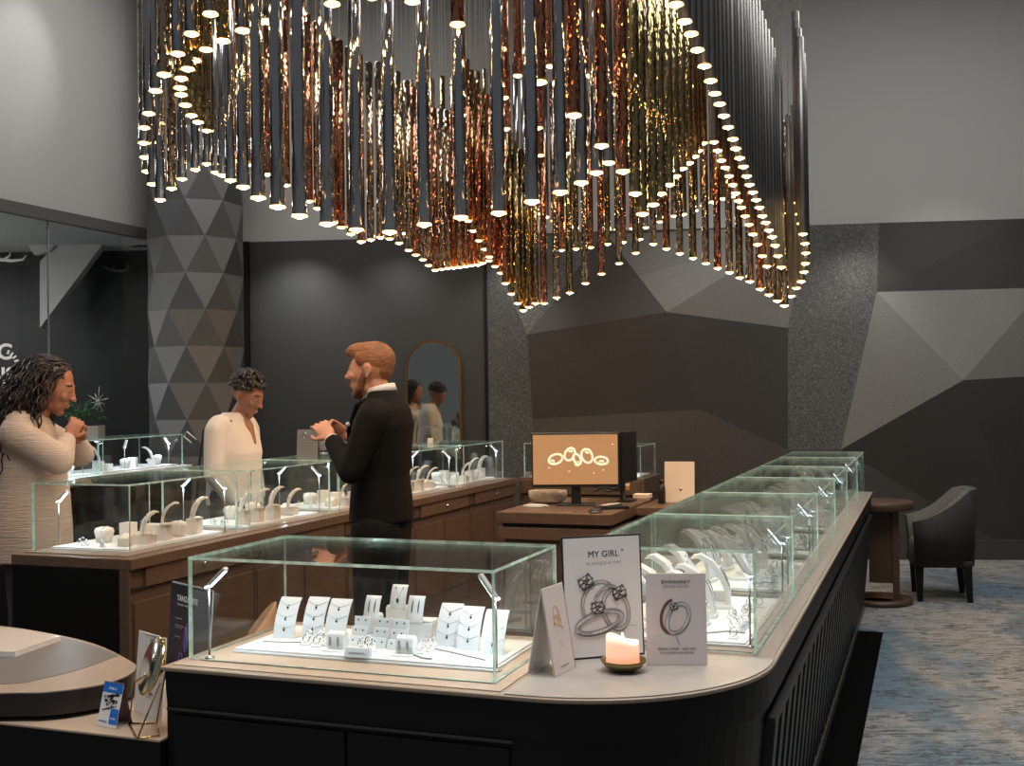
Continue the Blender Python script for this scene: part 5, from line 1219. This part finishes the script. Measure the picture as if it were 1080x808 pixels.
def hand(m_, wrist, d, nrm, thumb_side, curl=.5, s_=1., spread=.10):
    # d: direction of the fingers; nrm: direction the back of the hand faces; thumb_side: +-1 along d x nrm
    d = Vector(d).normalized(); nrm = Vector(nrm); nrm = (nrm-d*nrm.dot(d)).normalized(); sd = d.cross(nrm).normalized()*thumb_side
    w = Vector(wrist)
    R = Matrix((sd, d, nrm)).transposed()
    m_.ell(w+d*.045*s_, (.040*s_,.050*s_,.016*s_), 16, R=R); m_.ell(w+d*.065*s_, (.041*s_,.030*s_,.0135*s_), 16, R=R)
    for k, (off, L) in enumerate(((.030,.072),(.010,.080),(-.011,.074),(-.030,.058))):
        p = w+d*.082*s_+sd*off*s_; dd = (d+sd*spread*(off/.03)).normalized(); ang = 0
        r = [.0092,.0086,.0080,.0072]
        for j, f in enumerate((.45,.32,.23)):
            ang += curl*(.6 if j == 0 else 1.)*(1+.12*k); q = p+(dd*math.cos(ang)-nrm*math.sin(ang))*L*f*s_; cap(m_, p, q, r[j]*s_, r[j+1]*s_, 8); p = q
    p = w+d*.022*s_+sd*.030*s_; ang = .75
    q = p+(d*.62+sd*.65-nrm*.35).normalized()*.038*s_; cap(m_, w+d*.02*s_+sd*.018*s_, p, .014*s_, .0125*s_, 8); cap(m_, p, q, .0125*s_, .010*s_, 8)
    q2 = q+(d*.85+sd*.15-nrm*.45).normalized()*.030*s_; cap(m_, q, q2, .010*s_, .0088*s_, 8); q3 = q2+(d*.8-sd*.25-nrm*.5).normalized()*.022*s_; cap(m_, q2, q3, .0088*s_, .0076*s_, 8)
def legs(m_, zh, ww=.10, r=(.085,.058,.042)):
    for sx in (-1,1): limb(m_, [(sx*ww*.9,0,zh),(sx*ww,.01,zh*.52),(sx*ww,-.02,.08)], r)
def shoes(parent, ww=.10, mt='plastic'):
    for sx in (-1,1):
        m_ = M(); m_.loft([(sx*ww,.05,0,.042,.135),(sx*ww,.05,.022,.044,.137),(sx*ww,.035,.05,.038,.105),(sx*ww,-.01,.085,.034,.055),(sx*ww,-.02,.105,.033,.045)],0,20,p=2.4); m_.build('shoe',mt,parent)
# ---------------- man in black suit
mx, my_ = (401-540)/1199*5.03, 5.03
man = thing('person','person in black suit with ginger quiff and beard standing in the aisle, hands raised','person',(mx,my_,0),math.radians(80))
zc_ = 1.74-.118; HM = Matrix.Translation((0,.045,zc_)) @ rotx(math.radians(-6))
b = M(); head(b, HM, 1.02); limb(b,[(0,.020,zc_-.06),(0,-.012,1.50)],[.050,.054]); limb(b,[(0,-.012,1.47),(0,0,1.05)],[.055,.08])
legs(b,.93); 
# arms: left arm (-x) is nearer the camera
SL, EL, WLm = Vector((-.185,-.02,1.435)), Vector((-.23,.065,1.19)), Vector((-.105,.195,1.325))
SR, ER, WRm = Vector((.185,-.02,1.435)), Vector((.235,.07,1.19)), Vector((.07,.175,1.33))
limb(b,[SL,EL,WLm],[.045,.036,.026]); limb(b,[SR,ER,WRm],[.045,.036,.026])
hand(b, WLm, (.35,.62,.62), (-.75,-.15,.5), -1, .55, .95); hand(b, WRm, (-.32,.70,.58), (.75,-.1,.5), 1, .6, .95)
b.build('body','skin1',man,remesh=.0048,smooth=2)
facebits(HM,1.02,man,'beard')
h = M(HM @ Matrix.Scale(1.02,4)); h.ell((0,-.024,.040),(.0764,.0938,.085),24); h.ell((0,-.060,.004),(.060,.044,.054),16); h.ell((0,.0,.080),(.068,.085,.046),20); h.ell((0,.055,.098),(.046,.038,.024),16); h.ell((0,.078,.088),(.040,.022,.020),14); h.ell((.0,.03,.108),(.045,.05,.018),14)
for sx in (-1,1): h.ell((sx*.063,.006,.050),(.012,.040,.034),14)
h.build('hair','hairg',man,remesh=.005,smooth=4)
h = M(HM @ Matrix.Scale(1.02,4)); h.ell((0,.070,-.094),(.027,.026,.023),14)
for sx in (-1,1): cap(h,(sx*.060,.012,-.020),(sx*.050,.040,-.075),.016,.018,10); cap(h,(sx*.048,.044,-.078),(sx*.012,.072,-.098),.018,.018,10)
for sx in (-1,1): cap(h,(sx*.028,.0865,-.044),(sx*.004,.0965,-.0405),.004,.0045,8)
h.build('beard','beard',man,remesh=.005,smooth=2)
j = M(); j.loft([(0,.0,.955,.185,.135),(0,.0,1.05,.180,.130),(0,.0,1.16,.172,.118),(0,-.005,1.28,.185,.125),(0,-.012,1.38,.200,.128),(0,-.02,1.45,.175,.105),(0,-.02,1.50,.10,.075),(0,-.012,1.535,.066,.062)],0,28,p=2.3)
limb(j,[(-.165,-.02,1.43),SL+Vector((-.01,0,-.02)),EL,WLm.lerp(EL,.14)],[.070,.066,.056,.040]); limb(j,[(.165,-.02,1.43),SR+Vector((.01,0,-.02)),ER,WRm.lerp(ER,.14)],[.070,.066,.056,.040])
j.build('jacket','suit',man,remesh=.008,smooth=5)
lp = M()
for sx in (-1,1): lp.add([(sx*.065,.035,1.50),(sx*.02,.132,1.22),(sx*.085,.118,1.36),(sx*.10,.075,1.47),(sx*.065,.045,1.505),(sx*.022,.142,1.22),(sx*.087,.130,1.36),(sx*.104,.085,1.475)],[(0,1,2,3),(7,6,5,4),(0,4,5,1),(1,5,6,2),(2,6,7,3),(3,7,4,0)])
lp.build('lapels','suit',man,bevel=.002)
c = M(); c.lathe([(.064,0),(.069,.0),(.066,.032),(.060,.034),(.061,.0)],28,T=Matrix.Translation((0,-.008,1.518)) @ rotx(math.radians(-14)))
c.build('shirt_collar','shirt',man)
c = M(); c.tube([(0,.045,1.535),(0,.068,1.47),(0,.085,1.38)],[.02,.03,.03],10); c.build('shirt_front','shirt',man)
c = M(); c.tube([(0,.066,1.53),(0,.098,1.46),(0,.116,1.34)],[.012,.013,.016],8,flat=.5); c.build('tie','plastic',man)
for W_, E_ in ((WLm,EL),(WRm,ER)): c = M(); c.tube([W_.lerp(E_,.15),W_.lerp(E_,.03)],[.034,.032],16); c.build('cuff','shirt',man)
c = M(); c.ell((0,0,0),(.02,.008,.012),8); o = c.build('pocket_square','paperp',man,(-.105,.117,1.385)) 
tr_ = M(); legs(tr_,.93,.10,(.112,.085,.068)); tr_.loft([(0,0,.86,.165,.12),(0,0,1.0,.165,.12)],0,20); tr_.build('trousers','suit',man,remesh=.01,smooth=4); shoes(man)
rg = thing('diamond_ring','tiny ring held between the raised hands of the suited person','ring',Matrix.Translation((mx,my_,0)) @ Matrix.Rotation(math.radians(80),4,'Z') @ Vector((-.02,.345,1.335)))
m_ = M(); m_.tube([(.010*math.cos(a),0,.010*math.sin(a)) for a in [2*PI*k/16 for k in range(17)]],.0015,6,caps=False); m_.build('band','silver',rg); M().ell((0,0,.013),(.004,.004,.003),8).build('stone','diamond',rg)
# ---------------- short-haired woman behind the left cases
PX = W(6.16,-4.19); wy = PX.y; s2 = 1.0; ztp = 1.5+31/1199*wy
w2 = thing('person','person with short curly black hair and cream top looking down behind glass cases','person',(PX.x+.035,PX.y,0),math.radians(-66-40))
sc2 = 1.13
zc_ = ztp-.118*sc2-.01; H2 = Matrix.Translation((0,.095,zc_-.015)) @ rotx(math.radians(-30))
zs0 = zc_-.20; b = M(); head(b, H2, sc2, True); limb(b,[(0,.065,zc_-.09),(0,-.01,zc_-.24)],[.050,.062]); limb(b,[(0,-.02,zc_-.28),(0,0,1.0)],[.10,.13]); limb(b,[(0,.035,zs0+.03),(0,.082,zs0-.025),(0,.132,zs0-.115)],[.056,.054,.024]); legs(b,.92,.10,(.10,.065,.045))
zs = zc_-.21
SL, EL, WL2 = Vector((-.19,-.01,zs)), Vector((-.24,.0,zs-.29)), Vector((-.15,.10,zs-.50)); SR, ER, WR2 = Vector((.19,-.01,zs)), Vector((.255,.0,zs-.29)), Vector((.14,.10,zs-.50))
limb(b,[SL,EL,WL2],[.045,.038,.028]); limb(b,[SR,ER,WR2],[.045,.038,.028]); hand(b,WL2,(.2,.3,-.9),(-.3,.9,.3),-1,.35); hand(b,WR2,(-.2,.3,-.9),(.3,.9,.3),1,.35)
b.build('body','skin2',w2,remesh=.0055,smooth=2); facebits(H2,sc2,w2)
h = M(H2 @ Matrix.Scale(sc2,4)); h.ell((0,-.024,.045),(.076,.090,.082),20)
rnd = random.Random(2)
for k in range(340):
    a_ = rnd.uniform(0,2*PI); ph = math.asin(rnd.uniform(-.35,1)); p = Vector((math.cos(ph)*math.cos(a_)*.080,math.cos(ph)*math.sin(a_)*.098-.020,math.sin(ph)*.090+.046))
    if p.y > .045 and p.z < .085: continue
    if abs(p.x) > .05 and p.y > -.02 and p.z < .04: continue
    h.ell(p, rnd.uniform(.010,.017), 6)
h.build('hair','hairb',w2)
j = M(); j.loft([(0,0,.84,.20,.165),(0,0,.98,.195,.16),(0,.005,1.10,.18,.15),(0,.01,zs-.17,.19,.155),(0,0,zs-.05,.195,.135),(0,-.005,zs+.03,.165,.10),(0,.005,zs+.085,.085,.07)],0,28,p=2.2)
limb(j,[(-.16,-.01,zs-.0),SL+Vector((-.012,0,-.03)),EL,EL.lerp(WL2,.75)],[.075,.072,.060,.045]); limb(j,[(.16,-.01,zs-.0),SR+Vector((.012,0,-.03)),ER,ER.lerp(WR2,.75)],[.075,.072,.060,.045])
j.build('blouse','blouse',w2,remesh=.008,smooth=5)
tr_ = M(); legs(tr_,.90,.10,(.12,.09,.07)); tr_.build('trousers','jeans',w2,remesh=.01,smooth=3); shoes(w2)
c = M(); c.tube([(.13,.06,zs+.03),(.17,-.02,zs+.055),(.165,-.12,zs-.02),(.16,-.165,zs-.30),(.17,-.17,zs-.50)],.007,6); c.build('bag_strap','ink',w2)
c = M(); c.tube([(.165,-.17,zs-.08),(.175,-.23,zs-.03),(.18,-.25,zs-.06),(.175,-.20,zs-.10)],.004,6); c.build('strap_loop','shirt',w2)
# ---------------- long-haired woman at left
PX = W(4.62,-4.34); wy = PX.y; ztp = 1.5+50/1199*wy
w1 = thing('person','person with long curly dark hair in a beige ribbed jumper at the far left','person',(PX.x-.0,PX.y,0),math.radians(-82))
s1 = 1.15; zc_ = ztp-.118*s1-.02
H1 = Matrix.Translation((0,.115,zc_-.01)) @ rotx(math.radians(-24))
b = M(); head(b,H1,s1,True); limb(b,[(0,.075,zc_-.09),(0,-.01,zc_-.25)],[.048,.06]); limb(b,[(0,-.02,zc_-.29),(0,0,1.0)],[.10,.13]); legs(b,.90,.10,(.10,.065,.045))
zs = zc_-.215
SR, ER, WR = Vector((.185,-.01,zs)), Vector((.225,.20,zs-.15)), Vector((.06,.205,zs-.05)); SL, EL, WLw = Vector((-.185,-.01,zs)), Vector((-.24,.19,zs-.15)), Vector((-.09,.215,zs-.07))
limb(b,[SR,ER,WR],[.045,.036,.026]); limb(b,[SL,EL,WLw],[.045,.036,.026]); hand(b,WR,(-.35,.35,.75),(.8,.5,.1),1,.8,.95); hand(b,WLw,(.35,.35,.75),(-.8,.5,.1),-1,.8,.95)
b.build('body','skin3',w1,remesh=.0055,smooth=2); facebits(H1,s1,w1)
j = M(); j.loft([(0,-.01,.70,.235,.215),(0,-.01,.85,.235,.21),(0,0,1.02,.22,.19),(0,.0,1.14,.205,.175),(0,.0,zs-.14,.20,.16),(0,-.005,zs-.03,.20,.135),(0,-.01,zs+.045,.15,.10),(0,.0,zs+.09,.08,.072)],0,28,p=2.2)
limb(j,[(.15,-.01,zs+.01),SR+Vector((.015,0,-.03)),ER+Vector((.01,.0,-.01)),WR.lerp(ER,.22)],[.080,.082,.075,.046]); limb(j,[(-.15,-.01,zs+.01),SL+Vector((-.015,0,-.03)),EL,WLw.lerp(EL,.22)],[.080,.082,.075,.046])
j.build('jumper','knit',w1,remesh=.008,smooth=6)
tr_ = M(); legs(tr_,.88,.10,(.12,.09,.07)); tr_.build('trousers','jeans',w1,remesh=.01,smooth=3); shoes(w1)
# long curls
T1 = H1 @ Matrix.Scale(s1,4); rnd = random.Random(9); h = M()
h.add([tuple(T1 @ Vector(v)) for v in M().ell((0,-.030,.040),(.080,.092,.088),20).v], M().ell((0,0,0),1,20).f, 0, True)
for k in range(300):
    a_ = rnd.uniform(PI*.93,PI*2.07) if k % 4 else rnd.uniform(-.55,PI+.55); ph = rnd.uniform(.05,1.25)
    s0 = Vector((math.cos(ph)*math.cos(a_)*.080, math.cos(ph)*math.sin(a_)*.094-.028, math.sin(ph)*.090+.042))
    if s0.y > .045 and s0.z < .10: continue
    P0 = T1 @ s0; out = Vector((s0.x*1.2, min(s0.y,.0)*1.0-.02, 0)).normalized() if (abs(s0.x)+abs(s0.y)) > .01 else Vector((0,-1,0))
    spread_ = rnd.uniform(.04,.13); back = rnd.uniform(.05,.26); Ln = rnd.uniform(.36,.62); n = 30; pts = []; fr = rnd.uniform(5,8); rr_ = rnd.uniform(.006,.013); p1 = rnd.uniform(0,6)
    for i in range(n+1):
        t_ = i/n; q = P0+out*spread_*min(1,t_*2.2)+Vector((0,-back*t_**.8,0))+Vector((0,0,.03*math.sin(min(1,t_*4)*PI)*(1-t_)-Ln*t_**1.25))
        q += Vector((math.cos(fr*2*PI*t_+p1),math.sin(fr*2*PI*t_+p1),0))*rr_*min(1,t_*5); pts.append(q)
    h.tube(pts,[.0055*(1-.45*i/n) for i in range(n+1)],5)
h.build('hair','hairlong',w1)
c = M(); c.tube([(.13,.08,zs+.05),(.17,-.0,zs+.08),(.17,-.10,zs+.0),(.19,-.19,zs-.35),(.20,-.21,.95)],.009,6); c.build('bag_strap',MT['bronze'],w1)
c = M(); rnd = random.Random(4)
for k in range(16):
    z_ = 1.22-k*.033; c.tube([(.07+.12*math.sin(q/6*PI)*1.05+.02, -.20-.06*math.sin(q/6*PI)-.0+.25*0-.02*math.cos(q), z_-.05*math.sin(q/6*PI)+rnd.uniform(-.004,.004)) for q in [i*.5 for i in range(13)]],[.012]*13,6)
c.build('ruffled_scarf','scarf',w1,sub=0)
PB = Vector((-2.72,5.55,0)); bg = thing('handbag','bright pink bag hanging behind the legs of the woman at far left','bag',(PX.x-.27,PX.y-.30,0))
bx = M(); bx.loft([(0,0,.50,.08,.045),(0,0,.53,.10,.055),(0,0,.66,.095,.05),(0,0,.73,.07,.03)],0,20,p=3); bx.build('bag_body','pink',bg,sub=1); bx = M(); bx.tube([(-.05,0,.72),(-.04,0,.85),(.03,0,.9),(.05,0,.72)],.006,8); bx.build('bag_handle','pink',bg)
# ================================================================ LIGHTS + CAMERA
def area(loc, size, e, col=(1,1,1), rot=(0,0,0), sy=None):
    d = bpy.data.lights.new('area','AREA'); d.energy = e; d.size = size; d.color = col
    if sy: d.shape = 'RECTANGLE'; d.size_y = sy
    o = bpy.data.objects.new('ceiling_area_light', d); COL.objects.link(o); o.location = loc; o.rotation_euler = rot; return o
def spot(loc, tgt, e, ang=60, blend=.6, col=(1,.97,.93), r=.04):
    d = bpy.data.lights.new('spot','SPOT'); d.energy = e; d.spot_size = math.radians(ang); d.spot_blend = blend; d.color = col; d.shadow_soft_size = r
    o = bpy.data.objects.new('spot_light', d); COL.objects.link(o); o.location = loc
    o.rotation_euler = (Vector(tgt)-Vector(loc)).to_track_quat('-Z','Y').to_euler(); return o
area((1.2,3.0,5.45),2.6,130,(1,.97,.93)); area((-2.2,8.2,5.45),1.4,55,(1,.97,.93)); area((3.4,7.2,5.45),2.0,85,(1,.97,.93)); area((-1.5,1.6,5.4),2.2,70,(1,.97,.93))
def near_wall(px, d=.35, z=3.3):
    P = wallpt(px,400); return (P.x+WN.x*d, P.y+WN.y*d, z)
def tgt_wall(px, z=1.6, d=.0):
    P = wallpt(px,400); return (P.x+WN.x*d, P.y+WN.y*d, z)
for px, e in ((318,26),(420,12)): spot(near_wall(px,.6,2.99), tgt_wall(px,1.5,-.1), e*1.6, 105, 1.)
spot(near_wall(535,.6,2.97), tgt_wall(535,1.6), 18, 90, .8); spot(near_wall(905,.55,2.98), tgt_wall(900,1.7), 17, 95, 1.)
spot(near_wall(760,1.6,4.6), tgt_wall(760,1.5), 90, 48, .9); spot(near_wall(990,1.8,4.6), tgt_wall(1000,1.4), 90, 50, .9)
# wall washers throwing pools on the upper left wall
for (y, z, e) in ((8.9,4.2,26),(10.1,3.9,14)):
    q = LA-LDm*((LA.y-y)/LDm.y); spot((q.x+1.1,q.y-.2,5.3),(q.x,q.y,z),e*1.6,38,.9)
# over the people and counters
spot((-.9,4.0,5.3),(mx,my_,1.3),70,32,.7); spot((-1.3,5.4,5.3),(-2.4,5.8,1.3),70,34,.7); spot((-1.0,6.0,5.3),(-1.75,7.1,1.3),60,30,.7)
spot((.2,1.6,5.3),(-.3,2.9,.8),60,42,.7); spot((1.0,1.9,5.3),(.35,3.0,.8),40,36,.7); spot((-1.9,1.8,5.2),(-1.5,3.2,.7),40,40,.7)
spot((.5,5.2,5.3),(.3,6.9,.8),45,34,.7); spot((-.6,7.0,5.3),(-.6,8.2,.8),40,40,.7)
spot((2.6,3.4,5.3),(2.4,5.0,0),90,52,.8,(.93,.96,1)); spot((4.0,6.4,5.3),(3.6,8.3,0),60,44,.8,(1,.96,.9))
for (x, y) in ((-5.8,9.6),(-6.2,7.0)):  # added fill lights without fittings, brightening the ceiling beyond the glass
    d_ = bpy.data.lights.new('interior_fill','POINT'); d_.energy = 24; d_.shadow_soft_size = .15; o_ = bpy.data.objects.new('interior_fill', d_); COL.objects.link(o_); o_.location = (x,y,2.2)
for (x, y) in ((-6,9.6),(-5.2,7.0)): area((x,y,2.9),.6,40)
w = bpy.data.worlds.new('World'); sc.world = w; w.use_nodes = True
w.node_tree.nodes['Background'].inputs[0].default_value = (.95,.97,1,1); w.node_tree.nodes['Background'].inputs[1].default_value = .10
cam = bpy.data.cameras.new('camera'); co_ = bpy.data.objects.new('camera', cam); COL.objects.link(co_)
cam.sensor_width = 36; cam.lens = F/1080*36; cam.clip_start = .05
R = Matrix((CR, CU, -FW)).transposed().to_4x4(); co_.matrix_world = Matrix.Translation((0,0,K)) @ R
sc.camera = co_
sc.view_settings.view_transform = 'Standard'; sc.view_settings.look = 'None'; sc.view_settings.exposure = 0.4; sc.view_settings.gamma = 1; sc.view_settings.use_curve_mapping = False
sc.cycles.transparent_max_bounces = 40; sc.cycles.max_bounces = 8; sc.cycles.glossy_bounces = 5; sc.cycles.sample_clamp_indirect = 6
